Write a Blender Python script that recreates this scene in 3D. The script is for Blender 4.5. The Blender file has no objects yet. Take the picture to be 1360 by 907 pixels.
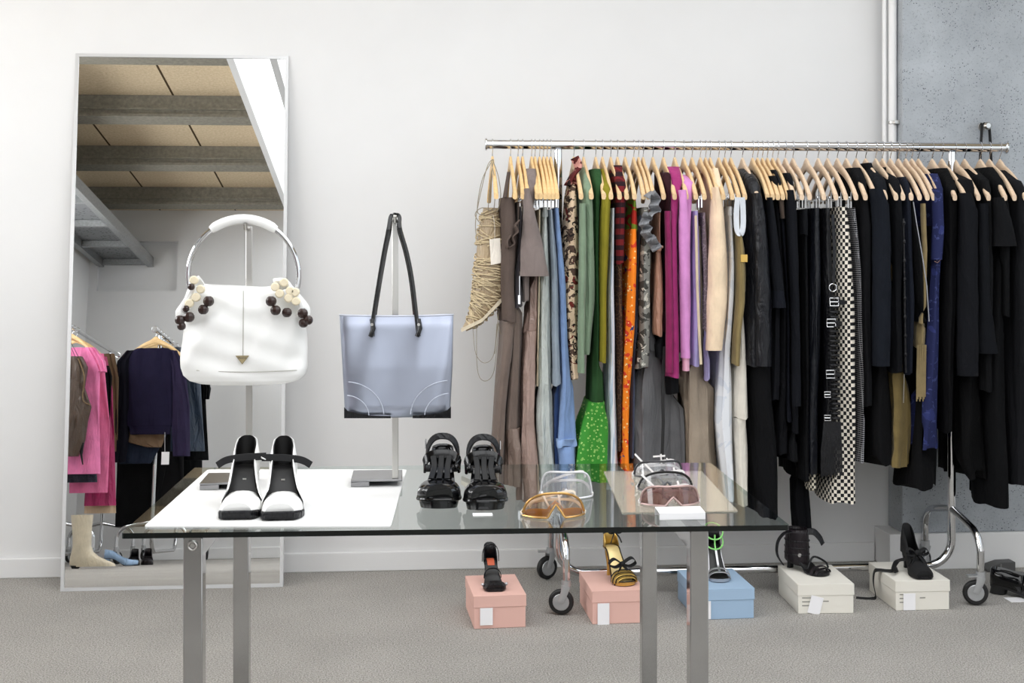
import bpy, bmesh, math, random
from mathutils import Vector, Matrix, noise
from math import sin, cos, pi, radians as R
random.seed(7)
SC = bpy.context.scene
COL = SC.collection

# ---------------------------------------------------------------- camera maths
F, CX, HY, CAMH, YAW = 1700.0, 680.0, 330.0, 1.3, R(4.6)
SA, CA = sin(YAW), cos(YAW)
def ray(px, py):
    u = (px - CX) / F
    return Vector((SA + u * CA, CA - u * SA, (HY - py) / F))
def at_y(px, py, Y):
    r = ray(px, py); return Vector((0, 0, CAMH)) + r * (Y / r.y)
def at_z(px, py, Z):
    r = ray(px, py); return Vector((0, 0, CAMH)) + r * ((Z - CAMH) / r.z)

cam_d = bpy.data.cameras.new('camera'); cam = bpy.data.objects.new('camera', cam_d); COL.objects.link(cam)
cam_d.sensor_width = 36; cam_d.lens = F / 1360 * 36; cam_d.shift_y = -(453.5 - HY) / 1360
cam.location = (0, 0, CAMH); cam.rotation_euler = (R(90), 0, -YAW); cam_d.clip_start = .05
SC.camera = cam

# ---------------------------------------------------------------- materials
def lin(c):
    if isinstance(c, (int, float)): c = (c, c, c)
    f = lambda v: (v / 12.92 if v <= .04045 else ((v + .055) / 1.055) ** 2.4)
    return tuple(f(v / 255) for v in c) + (1,)
class NT:
    def __init__(s, name):
        s.m = bpy.data.materials.new(name); s.m.use_nodes = True
        s.t = s.m.node_tree; s.b = s.t.nodes['Principled BSDF']; s.out = s.t.nodes['Material Output']
    def n(s, ty, **kw):
        x = s.t.nodes.new(ty)
        for k, v in kw.items():
            if k.startswith('i_'):
                key = k[2:]; x.inputs[int(key) if key.isdigit() else key.replace('_', ' ')].default_value = v
            else: setattr(x, k, v)
        return x
    def l(s, a, b): s.t.links.new(a, b)
    def coord(s, scale=(1, 1, 1), kind='Object'):
        tc = s.n('ShaderNodeTexCoord'); mp = s.n('ShaderNodeMapping'); mp.inputs['Scale'].default_value = scale
        s.l(tc.outputs[kind], mp.inputs['Vector']); return mp.outputs['Vector']
    def ramp(s, fac, stops, interp='LINEAR'):
        r = s.n('ShaderNodeValToRGB'); r.color_ramp.interpolation = interp
        e = r.color_ramp.elements
        while len(e) < len(stops): e.new(.5)
        for q, (p, c) in zip(e, stops): q.position = p; q.color = lin(c)
        s.l(fac, r.inputs['Fac']); return r.outputs['Color']
    def noise(s, v, scale, detail=4, rough=.6, dist=0):
        x = s.n('ShaderNodeTexNoise'); x.inputs['Scale'].default_value = scale; x.inputs['Detail'].default_value = detail
        x.inputs['Roughness'].default_value = rough; x.inputs['Distortion'].default_value = dist
        s.l(v, x.inputs['Vector']); return x.outputs['Fac']
    def voro(s, v, scale, feat='F1'):
        x = s.n('ShaderNodeTexVoronoi'); x.feature = feat; x.inputs['Scale'].default_value = scale
        s.l(v, x.inputs['Vector']); return x
    def mix(s, fac, a, b):
        x = s.n('ShaderNodeMix'); x.data_type = 'RGBA'
        for sock, v in ((x.inputs[0], fac), (x.inputs[6], a), (x.inputs[7], b)):
            if hasattr(v, 'links'): s.l(v, sock)
            else: sock.default_value = v
        return x.outputs[2]
    def math(s, op, a, b=0):
        x = s.n('ShaderNodeMath'); x.operation = op
        for i, v in enumerate((a, b)):
            if hasattr(v, 'links'): s.l(v, x.inputs[i])
            else: x.inputs[i].default_value = v
        return x.outputs[0]
    def bump(s, h, strength=.3, dist=.01):
        x = s.n('ShaderNodeBump'); x.inputs['Strength'].default_value = strength; x.inputs['Distance'].default_value = dist
        s.l(h, x.inputs['Height']); s.l(x.outputs[0], s.b.inputs['Normal'])
    def set(s, rough=.6, metal=0, spec=.5, **kw):
        s.b.inputs['Roughness'].default_value = rough; s.b.inputs['Metallic'].default_value = metal
        s.b.inputs['Specular IOR Level'].default_value = spec
        for k, v in kw.items(): s.b.inputs[k.replace('_', ' ')].default_value = v
    def base(s, c):
        if hasattr(c, 'links'): s.l(c, s.b.inputs['Base Color'])
        else: s.b.inputs['Base Color'].default_value = lin(c)

MC = {}
def plain(name, c, rough=.5, metal=0, spec=.5, vary=0, **kw):
    if name in MC: return MC[name]
    t = NT(name); t.set(rough, metal, spec, **kw)
    if vary:
        f = t.noise(t.coord(), 60, 3)
        a = tuple(max(0, v * (1 - vary)) for v in c); b = tuple(min(255, v * (1 + vary)) for v in c)
        t.base(t.ramp(f, [(.35, a), (.65, b)]))
    else: t.base(c)
    MC[name] = t.m; return t.m
def fabric(name, c, rough=.85, kind='cotton'):
    """plain cloth with a fine woven bump; satin, leather and velvet have their own gloss"""
    if name in MC: return MC[name]
    t = NT(name); v = t.coord()
    sp = dict(cotton=(rough, .25), satin=(.38, .55), leather=(.34, .5), velvet=(.75, .2), knit=(.95, .15), sheer=(.7, .3))[kind]
    t.set(sp[0], 0, sp[1])
    if max(c) < 60: sp = (sp[0], sp[1] * .6); t.b.inputs['Specular IOR Level'].default_value = sp[1]
    elif kind in ('velvet', 'cotton'): t.b.inputs['Sheen Weight'].default_value = .1
    a = tuple(x * .93 for x in c); b = tuple(min(255, x * 1.05) for x in c)
    f = t.noise(v, 9 if kind != 'velvet' else 25, 4)
    t.base(t.ramp(f, [(.3, a), (.7, b)]))
    h = t.noise(v, dict(cotton=420, satin=45, leather=160, velvet=300, knit=260, sheer=500)[kind], 3)
    cr = t.noise(t.coord((1, 1, .28)), dict(cotton=26, satin=34, leather=30, velvet=20, knit=18, sheer=30)[kind], 3, .55, 1.2)
    hh = t.math('ADD', t.math('MULTIPLY', h, dict(cotton=.05, satin=.03, leather=.08, velvet=.05, knit=.12, sheer=.03)[kind]), cr)
    t.bump(hh, dict(cotton=.45, satin=.7, leather=.6, velvet=.45, knit=.35, sheer=.4)[kind], .02)
    MC[name] = t.m; return t.m
def spots(name, ground, layers, rough=.8):
    """printed cloth: layers of (noise or voronoi scale, threshold, colour, kind)"""
    if name in MC: return MC[name]
    t = NT(name); t.set(rough, 0, .25)
    c = lin(ground)
    for k, (sc, th, col, kind) in enumerate(layers):
        v = t.coord((1, .35, 1)); 
        mp = v.node; mp.inputs['Location'].default_value = (k * 3.1, k * 1.7, k * 5.3)
        if kind == 'blot': f = t.math('GREATER_THAN', t.noise(v, sc, 2, .5, .6), th)
        elif kind == 'dot': f = t.math('LESS_THAN', t.voro(v, sc).outputs['Distance'], th)
        elif kind == 'ring':
            d = t.voro(v, sc).outputs['Distance']
            f = t.math('MULTIPLY', t.math('LESS_THAN', d, th), t.math('GREATER_THAN', d, th * .6))
        elif kind == 'line':
            d = t.voro(v, sc, 'DISTANCE_TO_EDGE').outputs['Distance']; f = t.math('LESS_THAN', d, th)
        c = t.mix(f, c, lin(col))
    t.l(c, t.b.inputs['Base Color']) if hasattr(c, 'links') else None
    t.bump(t.noise(t.coord(), 300, 2), .12, .003)
    MC[name] = t.m; return t.m
def stripes(name, a, b, sx=0, sz=0, sy=0, width=.5, c2=None):
    if name in MC: return MC[name]
    t = NT(name); t.set(.85, 0, .2)
    sep = t.n('ShaderNodeSeparateXYZ'); t.l(t.coord(), sep.inputs[0])
    fz = t.math('LESS_THAN', t.math('FRACT', t.math('MULTIPLY', sep.outputs[2], sz)), width) if sz else None
    fy = t.math('LESS_THAN', t.math('FRACT', t.math('MULTIPLY', t.math('ADD', sep.outputs[1], sep.outputs[0]), sy)), width) if sy else None
    c = lin(a)
    if fz is not None: c = t.mix(fz, c, lin(b))
    if fy is not None: c = t.mix(t.math('MULTIPLY', fy, .6), c, lin(c2 or b))
    t.l(c, t.b.inputs['Base Color']); MC[name] = t.m; return t.m
def checker(name, a, b, sx, sz):
    if name in MC: return MC[name]
    t = NT(name); t.set(.75, 0, .3)
    v = t.coord(); sep = t.n('ShaderNodeSeparateXYZ'); t.l(v, sep.inputs[0])
    w = t.noise(v, 14, 2)
    u = t.math('ADD', t.math('MULTIPLY', t.math('SUBTRACT', sep.outputs[0], t.math('MULTIPLY', sep.outputs[1], .8)), sx), t.math('MULTIPLY', w, .5))
    q = t.math('ADD', t.math('MULTIPLY', sep.outputs[2], sz), t.math('MULTIPLY', w, .6))
    f = t.math('FLOORED_MODULO', t.math('ADD', t.math('FLOOR', u), t.math('FLOOR', q)), 2)
    t.l(t.mix(f, lin(a), lin(b)), t.b.inputs['Base Color']); MC[name] = t.m; return t.m

M = {}
M['chrome'] = plain('chrome', (215, 216, 218), .07, 1)
M['satin_steel'] = plain('satin_steel', (196, 194, 190), .28, 1)
M['brushed'] = plain('brushed_steel', (150, 150, 152), .22, 1)
M['caster_grey'] = plain('caster_metal', (190, 192, 194), .35, .7)
M['rubber'] = plain('black_rubber', (22, 22, 23), .5)
M['wood'] = None
def wood(name, a, b):
    t = NT(name); t.set(.42, 0, .5)
    v = t.coord((40, 6, 40)); f = t.noise(v, 3, 4, .6, .8)
    t.base(t.ramp(f, [(.3, a), (.7, b)])); return t.m
M['wood_honey'] = wood('honey_wood', (222, 184, 128), (236, 204, 150))
M['wood_pale'] = wood('pale_beech_wood', (212, 184, 154), (226, 202, 176))
M['wood_tan'] = wood('tan_wood', (214, 180, 134), (228, 198, 154))
M['white_leather'] = plain('white_leather', (236, 236, 234), .42)
M['black_leather'] = fabric('black_leather', (20, 20, 23), kind='leather')
M['black_lining'] = plain('black_lining', (16, 15, 15), .45)
M['black_velvet'] = plain('black_suede', (13, 13, 15), .85)
M['patent'] = plain('black_patent', (9, 9, 11), .09)
M['white_card'] = plain('white_card', (244, 243, 245), .75)
M['cream_card'] = plain('cream_card', (233, 229, 219), .8)
M['pink_card'] = plain('pink_card', (228, 184, 172), .8)
M['blue_card'] = plain('blue_card', (162, 188, 214), .8)
M['ink'] = plain('printed_ink', (70, 68, 70), .8)
M['black_ribbon'] = plain('black_ribbon', (16, 15, 16), .6)
M['gold'] = plain('gold_leather', (206, 170, 92), .32, .75)
M['silver'] = plain('silver_leather', (186, 186, 190), .28, .8)
M['orange_insole'] = plain('orange_insole', (190, 90, 60), .5)
M['green_strap'] = plain('neon_green_cord', (150, 226, 130), .5)
M['plastic_white'] = plain('clear_white_plastic', (236, 232, 230), .2)

def clear(name, tint, ior=1.45, rough=.02, mixs=None):
    """thin sheet: transparent tint under a Fresnel reflection"""
    t = NT(name); t.t.nodes.remove(t.b)
    tr = t.n('ShaderNodeBsdfTransparent'); tr.inputs[0].default_value = tint + (1,)
    gl = t.n('ShaderNodeBsdfGlossy'); gl.inputs['Roughness'].default_value = rough; gl.inputs[0].default_value = (1, 1, 1, 1)
    fr = t.n('ShaderNodeLayerWeight'); fr.inputs['Blend'].default_value = ior
    mx = t.n('ShaderNodeMixShader'); t.l(fr.outputs['Fresnel'], mx.inputs[0]); t.l(tr.outputs[0], mx.inputs[1]); t.l(gl.outputs[0], mx.inputs[2])
    if mixs:
        df = t.n('ShaderNodeBsdfDiffuse'); df.inputs[0].default_value = lin(mixs[0]); m2 = t.n('ShaderNodeMixShader')
        m2.inputs[0].default_value = mixs[1]; t.l(mx.outputs[0], m2.inputs[1]); t.l(df.outputs[0], m2.inputs[2]); mx = m2
    t.l(mx.outputs[0], t.out.inputs['Surface']); return t.m
def see_through(name, tint):
    t = NT(name); t.t.nodes.remove(t.b)
    tr = t.n('ShaderNodeBsdfTransparent'); tr.inputs[0].default_value = tint + (1,)
    t.l(tr.outputs[0], t.out.inputs['Surface']); return t.m
M['glass_top'] = clear('table_glass_surface', (.86, .9, .885), .34)
M['glass_under'] = see_through('table_glass_underside', (.93, .96, .95))
M['leg_steel'] = plain('polished_steel', (176, 176, 176), .06, 1)
M['glass_edge_pale'] = see_through('pale_glass_edge', (.80, .88, .86))
t = NT('table_glass_edge'); t.set(.05, 0, .5); t.base((3, 9, 8)); M['glass_edge'] = t.m
M['acrylic'] = clear('acrylic_sheet', (.9, .88, .84), .3, .03, ((226, 220, 206), .22))
M['lens_amber'] = clear('amber_lens', (.80, .66, .54), .42, .03, ((150, 104, 74), .10))
M['lens_clear'] = clear('clear_lens', (.84, .84, .86), .5, .03, ((225, 225, 230), .20))
M['lens_brown'] = clear('brown_lens', (.42, .27, .25), .4, .03, ((110, 70, 66), .3))
M['lens_grey'] = clear('grey_lens', (.55, .56, .58), .4, .03, ((120, 122, 126), .15))

# ---------------------------------------------------------------- objects
WM = {}
def link(o, parent):
    COL.objects.link(o)
    if parent is not None: o.parent = parent
    return o
def tag(o, label=None, cat=None, group=None, kind=None):
    for k, v in (('label', label), ('category', cat), ('group', group), ('kind', kind)):
        if v: o[k] = v
    return o
def thing(name, label, cat, loc=(0, 0, 0), rz=0, group=None):
    o = bpy.data.objects.new(name, None); o.empty_display_size = .05
    link(o, None); o.location = loc; o.rotation_euler = (0, 0, rz)
    WM[o] = Matrix.Translation(Vector(loc)) @ Matrix.Rotation(rz, 4, 'Z')
    return tag(o, label, cat, group)
class MB:
    def __init__(s): s.v = []; s.f = []; s.mi = []
    def add(s, vs, fs, mi=0):
        b = len(s.v); s.v += [Vector(v) for v in vs]; s.f += [tuple(b + i for i in f) for f in fs]; s.mi += [mi] * len(fs); return s
    def loft(s, rings, cap0=True, cap1=True, closed=True, mi=0):
        n = len(rings[0]); vs = [p for r in rings for p in r]; fs = []
        for i in range(len(rings) - 1):
            for k in range(n if closed else n - 1):
                a = i * n + k; b = i * n + (k + 1) % n; fs.append((a, b, b + n, a + n))
        if closed and cap0: fs.append(tuple(range(n)))
        if closed and cap1: fs.append(tuple(range((len(rings) - 1) * n, len(rings) * n)))
        return s.add(vs, fs, mi)
    def box(s, lo, hi, mi=0, rot=None, piv=None):
        (x0, y0, z0), (x1, y1, z1) = lo, hi
        vs = [Vector(p) for p in ((x0, y0, z0), (x1, y0, z0), (x1, y1, z0), (x0, y1, z0), (x0, y0, z1), (x1, y0, z1), (x1, y1, z1), (x0, y1, z1))]
        if rot is not None:
            p = Vector(piv) if piv is not None else (Vector(lo) + Vector(hi)) / 2
            vs = [p + rot @ (q - p) for q in vs]
        return s.add(vs, [(0, 3, 2, 1), (4, 5, 6, 7), (0, 1, 5, 4), (1, 2, 6, 5), (2, 3, 7, 6), (3, 0, 4, 7)], mi)
    def tube(s, pts, r, n=12, closed=False, cap=True, ry=None, up=None, mi=0, sq=1.0):
        """swept round or flat section along pts; r a number or a list; ry the second half-width along `up`"""
        P = [Vector(p) for p in pts]; N = len(P); rings = []
        T = []
        for i in range(N):
            a = P[(i - 1) % N] if closed or i else P[0]; b = P[(i + 1) % N] if closed or i < N - 1 else P[-1]
            T.append((b - a).normalized())
        if up is not None: u = Vector(up)
        else: u = Vector((0, 0, 1)) if abs(T[0].z) < .9 else Vector((0, 1, 0))
        for i in range(N):
            t = T[i]
            u = (u - t * u.dot(t)); u = u.normalized() if u.length > 1e-6 else t.orthogonal().normalized()
            w = t.cross(u)
            rr = r[i] if isinstance(r, (list, tuple)) else r
            r2 = (ry[i] if isinstance(ry, (list, tuple)) else ry) if ry is not None else rr
            ring = []
            for k in range(n):
                a = 2 * pi * k / n; ca, sa = cos(a), sin(a)
                if sq != 1.0: ca = math.copysign(abs(ca) ** sq, ca); sa = math.copysign(abs(sa) ** sq, sa)
                ring.append(P[i] + w * (rr * ca) + u * (r2 * sa))
            rings.append(ring)
            if up is not None: u = Vector(up)
        if closed: rings.append(rings[0]); return s.loft(rings, False, False, mi=mi)
        return s.loft(rings, cap, cap, mi=mi)
    def band(s, pts, w, th, up, mi=0):
        """flat strap: width w along `up`, thickness th"""
        return s.tube(pts, th / 2, 8, ry=w / 2, up=up, mi=mi, sq=.45)
    def ball(s, c, r, n=10, m=7, sz=1.0, mi=0):
        c = Vector(c); rings = []
        for i in range(1, m):
            a = pi * i / m
            rings.append([c + Vector((r * sin(a) * cos(2 * pi * k / n), r * sin(a) * sin(2 * pi * k / n), r * sz * cos(a))) for k in range(n)])
        return s.loft(rings, mi=mi)
    def disc(s, c, ax, r, th, n=20, mi=0):
        c = Vector(c); ax = Vector(ax).normalized()
        return s.tube([c - ax * th / 2, c + ax * th / 2], r, n, mi=mi)
    def xf(s, m): s.v = [m @ v for v in s.v]; return s
    def build(s, name, mat, parent=None, world=False, smooth=40, bevel=0, seg=2, label=None, subsurf=0, solid=0):
        me = bpy.data.meshes.new(name)
        vs = s.v
        if world and parent is not None:
            inv = WM[parent].inverted(); vs = [inv @ v for v in vs]
        me.from_pydata([tuple(v) for v in vs], [], s.f); 
        for m in (mat if isinstance(mat, (list, tuple)) else [mat]): me.materials.append(m)
        me.polygons.foreach_set('material_index', s.mi)
        bm = bmesh.new(); bm.from_mesh(me)
        bmesh.ops.remove_doubles(bm, verts=bm.verts, dist=1e-6)
        bmesh.ops.recalc_face_normals(bm, faces=bm.faces); bm.to_mesh(me); bm.free()
        if smooth:
            me.polygons.foreach_set('use_smooth', [True] * len(me.polygons)); me.set_sharp_from_angle(angle=R(smooth))
        o = bpy.data.objects.new(name, me); link(o, parent)
        WM[o] = WM[parent].copy() if parent is not None else Matrix()
        if solid:
            md = o.modifiers.new('solid', 'SOLIDIFY'); md.thickness = solid; md.offset = 0
        if bevel:
            md = o.modifiers.new('bevel', 'BEVEL'); md.width = bevel; md.segments = seg; md.limit_method = 'ANGLE'; md.angle_limit = R(35)
        if subsurf:
            md = o.modifiers.new('sub', 'SUBSURF'); md.levels = md.render_levels = subsurf
        if label: o['label'] = label
        return o
def copy_tree(o, loc=None, rz=None):
    c = o.copy(); COL.objects.link(c); WM[c] = Matrix()
    def kids(src, dst):
        for ch in list(src.children):
            k = ch.copy(); COL.objects.link(k); k.parent = dst; kids(ch, k)
    kids(o, c)
    if loc is not None: c.location = loc
    if rz is not None: c.rotation_euler = (0, 0, rz)
    return c
def lerp(a, b, t): return a + (b - a) * t
def interp(tab, x):
    if x <= tab[0][0]: return tab[0][1]
    for (a, u), (b, v) in zip(tab, tab[1:]):
        if x <= b: return u + (v - u) * (x - a) / (b - a)
    return tab[-1][1]
def smooth(t): t = max(0, min(1, t)); return t * t * (3 - 2 * t)
def spline(P, n=8, closed=False):
    P = [Vector(p) for p in P]; N = len(P); out = []
    g = (lambda i: P[i % N]) if closed else (lambda i: P[max(0, min(N - 1, i))])
    for i in range(N if closed else N - 1):
        a, b, c, d = g(i - 1), g(i), g(i + 1), g(i + 2)
        for k in range(n):
            t = k / n
            out.append(.5 * ((2 * b) + (c - a) * t + (2 * a - 5 * b + 4 * c - d) * t * t + (3 * b - a - 3 * c + d) * t ** 3))
    if not closed: out.append(P[-1])
    return out
def arc(c, r, a0, a1, n, ax=('x', 'z')):
    o = []
    for k in range(n + 1):
        a = lerp(a0, a1, k / n); p = Vector(c); setattr(p, ax[0], getattr(p, ax[0]) + r * cos(a)); setattr(p, ax[1], getattr(p, ax[1]) + r * sin(a)); o.append(p)
    return o
EXPO = -0.03
# ================================================================ the room
XL, XR, YB, YO, ZC = -2.77, 3.5, 5.2, -1.05, 3.0
t = NT('wall_paint'); t.set(.9, 0, .2); f = t.noise(t.coord(), 3, 3); t.base(t.ramp(f, [(.3, (226, 226, 226)), (.7, (229, 229, 229))]))
t.bump(t.noise(t.coord(), 180, 3), .06, .002); M['wall'] = t.m
t = NT('grey_carpet'); t.set(.97, 0, .05, Sheen_Weight=.1); v = t.coord()
f = t.noise(v, 200, 2, .6); g = t.noise(v, 2.2, 3)
c1 = t.ramp(f, [(.34, (126, 123, 118)), (.66, (198, 194, 188))]); c2 = t.ramp(g, [(.3, (255, 255, 255)), (.7, (238, 238, 238))])
mm = t.n('ShaderNodeMix'); mm.data_type = 'RGBA'; mm.blend_type = 'MULTIPLY'; mm.inputs[0].default_value = 1; t.l(c1, mm.inputs[6]); t.l(c2, mm.inputs[7])
t.l(mm.outputs[2], t.b.inputs['Base Color']); t.bump(f, .7, .006); M['carpet'] = t.m
t = NT('cast_concrete'); t.set(.85, 0, .25); v = t.coord()
g = t.noise(v, 3.5, 6, .65); base = t.ramp(g, [(.25, (152, 157, 162)), (.75, (185, 190, 195))])
sp = t.math('LESS_THAN', t.voro(v, 95).outputs['Distance'], .20); sz = t.math('GREATER_THAN', t.noise(v, 9, 2), .52)
pit = t.math('MULTIPLY', sp, sz); fine = t.noise(v, 120, 4, .8)
c = t.mix(pit, base, lin((84, 87, 91))); c = t.mix(t.math('MULTIPLY', t.math('GREATER_THAN', fine, .6), .45), c, lin((92, 95, 98)))
t.l(c, t.b.inputs['Base Color']); t.bump(fine, .5, .004); M['concrete'] = t.m
t = NT('woodwool_ceiling_tile'); t.set(.95, 0, .1); v = t.coord(); f = t.noise(v, 55, 5, .75)
base = t.ramp(f, [(.3, (188, 168, 138)), (.7, (226, 208, 178))])
sep = t.n('ShaderNodeSeparateXYZ'); t.l(v, sep.inputs[0])
fx = t.math('FRACT', t.math('MULTIPLY', t.math('ADD', sep.outputs[0], 1.482 + 6.6), 1 / .655))
line = t.math('LESS_THAN', t.math('ABSOLUTE', t.math('SUBTRACT', fx, .5)), .499); gap = t.math('GREATER_THAN', t.math('ABSOLUTE', t.math('SUBTRACT', fx, .5)), .489)
t.l(t.mix(gap, base, lin((70, 55, 36))), t.b.inputs['Base Color']); t.bump(f, .5, .006); M['tile'] = t.m
t = NT('grey_beam_paint'); t.set(.85, 0, .2); f = t.noise(t.coord(), 40, 4); t.base(t.ramp(f, [(.3, (120, 116, 106)), (.7, (146, 142, 130))])); M['beam'] = t.m
M['trim'] = plain('white_gloss_trim', (232, 232, 232), .45)
def emit(name, col, s):
    t = NT(name); t.t.nodes.remove(t.b); e = t.n('ShaderNodeEmission'); e.inputs[0].default_value = col + (1,); e.inputs[1].default_value = s
    t.l(e.outputs[0], t.out.inputs['Surface']); return t.m
M['sky_pane'] = emit('daylit_skylight_pane', (.97, .985, 1.0), 3.0)
M['left_fill_pane'] = emit('added_left_fill_pane', (.98, .99, 1.0), 8.0)
M['front_fill_pane'] = emit('added_front_fill_pane', (.95, .98, 1.0), 1.9)
M['win_pane'] = emit('daylit_window_pane', (.80, .90, 1.0), 2.0)

def struct(name, mb, mat, **kw):
    o = mb.build(name, mat, smooth=0, **kw); o['kind'] = 'structure'; return o
struct('floor', MB().box((XL - .1, YO - .1, -.1), (XR + .1, YB + .1, 0)), M['carpet'])
struct('wall_back', MB().box((XL, YB, 0), (XR, YB + .12, ZC)), M['wall'])
ly0, ly1, lz0, lz1 = .5, 4.8, 1.5, 2.44
mb = MB().box((XL - .12, YO, 0), (XL, YB, lz0)); mb.box((XL - .12, YO, lz1), (XL, YB, ZC)); mb.box((XL - .12, YO, lz0), (XL, ly0, lz1)); mb.box((XL - .12, ly1, lz0), (XL, YB, lz1))
struct('wall_left', mb, M['wall'])
w = thing('added_window_4', 'unseen window added in the left wall as fill light', 'window', (XL, (ly0 + ly1) / 2, lz0)); w['kind'] = 'structure'  # invented window, out of view; its glow brightens the opposite wall and ceiling
mb = MB()
for k in range(4): y = lerp(ly0, ly1, k / 3); mb.box((XL - .07, y - .03, lz0), (XL - .02, y + .03, lz1))
mb.box((XL - .07, ly0, lz0), (XL - .02, ly1, lz0 + .05)); mb.box((XL - .07, ly0, lz1 - .05), (XL - .02, ly1, lz1)); mb.build('window_frame', M['trim'], w, True)
MB().box((XL - .10, ly0, lz0), (XL - .08, ly1, lz1)).build('window_glass', M['left_fill_pane'], w, True)
# opposite wall with a shallow recess round the platform
mb = MB(); rx0, rx1, rz0, rz1 = -2.70, -2.02, 2.28, 2.72
fx0, fx1, fz0, fz1 = -.1, 3.1, .8, 2.7
for lo, hi in (((XL, 0, 0), (fx0, 0, rz0)), ((fx1, 0, 0), (XR, 0, ZC)), ((fx0, 0, 0), (fx1, 0, fz0)), ((fx0, 0, fz1), (fx1, 0, ZC)), ((XL, 0, rz1), (fx0, 0, ZC)), ((XL, 0, rz0), (rx0, 0, rz1)), ((rx1, 0, rz0), (fx0, 0, rz1))):
    mb.box((lo[0], YO - .12, lo[2]), (hi[0], YO, hi[2]))
mb.box((rx0, YO - .12, rz0), (rx1, YO - .06, rz1)); struct('wall_front', mb, M['wall'])
w = thing('added_window_3', 'wide window added opposite the rail as frontal fill light', 'window', ((fx0 + fx1) / 2, YO, fz0)); w['kind'] = 'structure'  # invented window behind the camera, put in to light the display frontally
mb = MB()
for k in range(5): x = lerp(fx0, fx1, k / 4); mb.box((x - .03, YO - .07, fz0), (x + .03, YO - .02, fz1))
mb.box((fx0, YO - .07, fz0), (fx1, YO - .02, fz0 + .05)); mb.box((fx0, YO - .07, fz1 - .05), (fx1, YO - .02, fz1)); mb.build('window_frame', M['trim'], w, True)
MB().box((fx0, YO - .10, fz0), (fx1, YO - .08, fz1)).build('window_glass', M['front_fill_pane'], w, True)
# right wall with a window opening
mb = MB(); wy0, wy1, wz0, wz1 = .6, 4.3, 1.5, 2.8
mb.box((XR, YO, 0), (XR + .12, YB, wz0)); mb.box((XR, YO, wz1), (XR + .12, YB, ZC)); mb.box((XR, YO, wz0), (XR + .12, wy0, wz1)); mb.box((XR, wy1, wz0), (XR + .12, YB, wz1))
struct('wall_right', mb, M['wall'])
w = thing('window_2', 'tall daylit window in the right wall', 'window', (XR, (wy0 + wy1) / 2, wz0)); w['kind'] = 'structure'
mb = MB()
for y in (wy0, (wy0 * 2 + wy1) / 3, (wy0 + 2 * wy1) / 3, wy1): mb.box((XR + .02, y - .03, wz0), (XR + .07, y + .03, wz1))
mb.box((XR + .02, wy0, wz0), (XR + .07, wy1, wz0 + .05)); mb.box((XR + .02, wy0, wz1 - .05), (XR + .07, wy1, wz1)); mb.build('window_frame', M['trim'], w, True)
MB().box((XR + .08, wy0, wz0), (XR + .10, wy1, wz1)).build('window_glass', M['win_pane'], w, True)
# ceiling with a long skylight
sx0, sx1, sy0, sy1 = -.985, 2.5, -.98, 4.35
mb = MB()
for x0, x1, y0, y1 in ((XL, sx0 - .05, YO, YB), (sx1 + .05, XR, YO, YB), (sx0 - .05, sx1 + .05, YO, sy0), (sx0 - .05, sx1 + .05, sy1, YB)):
    mb.box((x0, y0, ZC), (x1, y1, ZC + .1))
struct('ceiling', mb, M['tile'])
w = thing('window_1', 'long skylight strip in the ceiling', 'skylight', (sx0, sy0, ZC)); w['kind'] = 'structure'
mb = MB(); mb.box((sx0 - .05, sy0, ZC - .16), (sx0 - .01, sy1, ZC + .16)); mb.box((sx1, sy0, ZC - .03), (sx1 + .05, sy1, ZC + .16))
mb.box((sx0, sy0, ZC - .03), (sx1, sy0 + .05, ZC + .16)); mb.box((sx0, sy1 - .05, ZC - .03), (sx1, sy1, ZC + .16))
for x in (-.855, .25, 1.35): mb.box((x, sy0, ZC + .05), (x + .045, sy1, ZC + .12))
mb.build('window_frame', M['trim'], w, True)
MB().box((sx0, sy0, ZC + .12), (sx1, sy1, ZC + .14)).build('window_glass', M['sky_pane'], w, True)
for i, y in enumerate((3.15, 2.03, .90, -.26)):
    for k, (a, b) in enumerate(((XL, sx0 - .05), (sx1 + .05, XR))):
        mb = MB().box((a, y - .14, ZC - .13), (b, y, ZC)); mb.box((a, y - .16, ZC - .15), (b, y + .015, ZC - .13)); mb.box((a, y + .0, ZC - .10), (b, y + .012, ZC - .085))
        struct('trim_%d' % (10 + i * 2 + k), mb, M['beam'])
# skirtings
bz = .078
struct('baseboard_back', MB().box((XL, YB - .016, 0), (1.93, YB, bz)), M['trim'], bevel=.004)
struct('baseboard_front', MB().box((XL, YO, 0), (XR, YO + .016, .09)), M['trim'], bevel=.004)
struct('baseboard_left', MB().box((XL, YO + .016, 0), (XL + .016, YB - .016, .09)), M['trim'], bevel=.004)
mb = MB().box((1.935, 5.03, .0), (XR, YB, .145)); struct('trim_1', mb, M['trim'], bevel=.003)
# bare concrete pillar
struct('wall_pillar', MB().box((1.993, 5.045, .145), (XR, YB, ZC)), M['concrete'], bevel=.006)

px_, py_ = 1.974, 5.10
p = thing('wall_pipe', 'white vertical pipe running up the wall beside the grey concrete pillar', 'pipe', (px_, py_, 1.1))
MB().tube([(px_, py_, 1.1), (px_, py_, ZC)], .0165, 16).build('pipe', M['trim'], p, True)
MB().tube([(px_ - .027, py_ + .02, 1.1), (px_ - .027, py_ + .02, ZC)], .009, 12).build('thin_pipe', M['trim'], p, True)
b = at_y(1186, 162, 5.07)
mb = MB().box((px_ - .004, py_ - .030, b.z - .008), (px_ + .032, py_ - .018, b.z + .008)); mb.tube([(px_, py_, b.z - .006), (px_, py_, b.z + .006)], .0185, 14)
mb.build('pipe_bracket', M['satin_steel'], p, True, bevel=.002)

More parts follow.
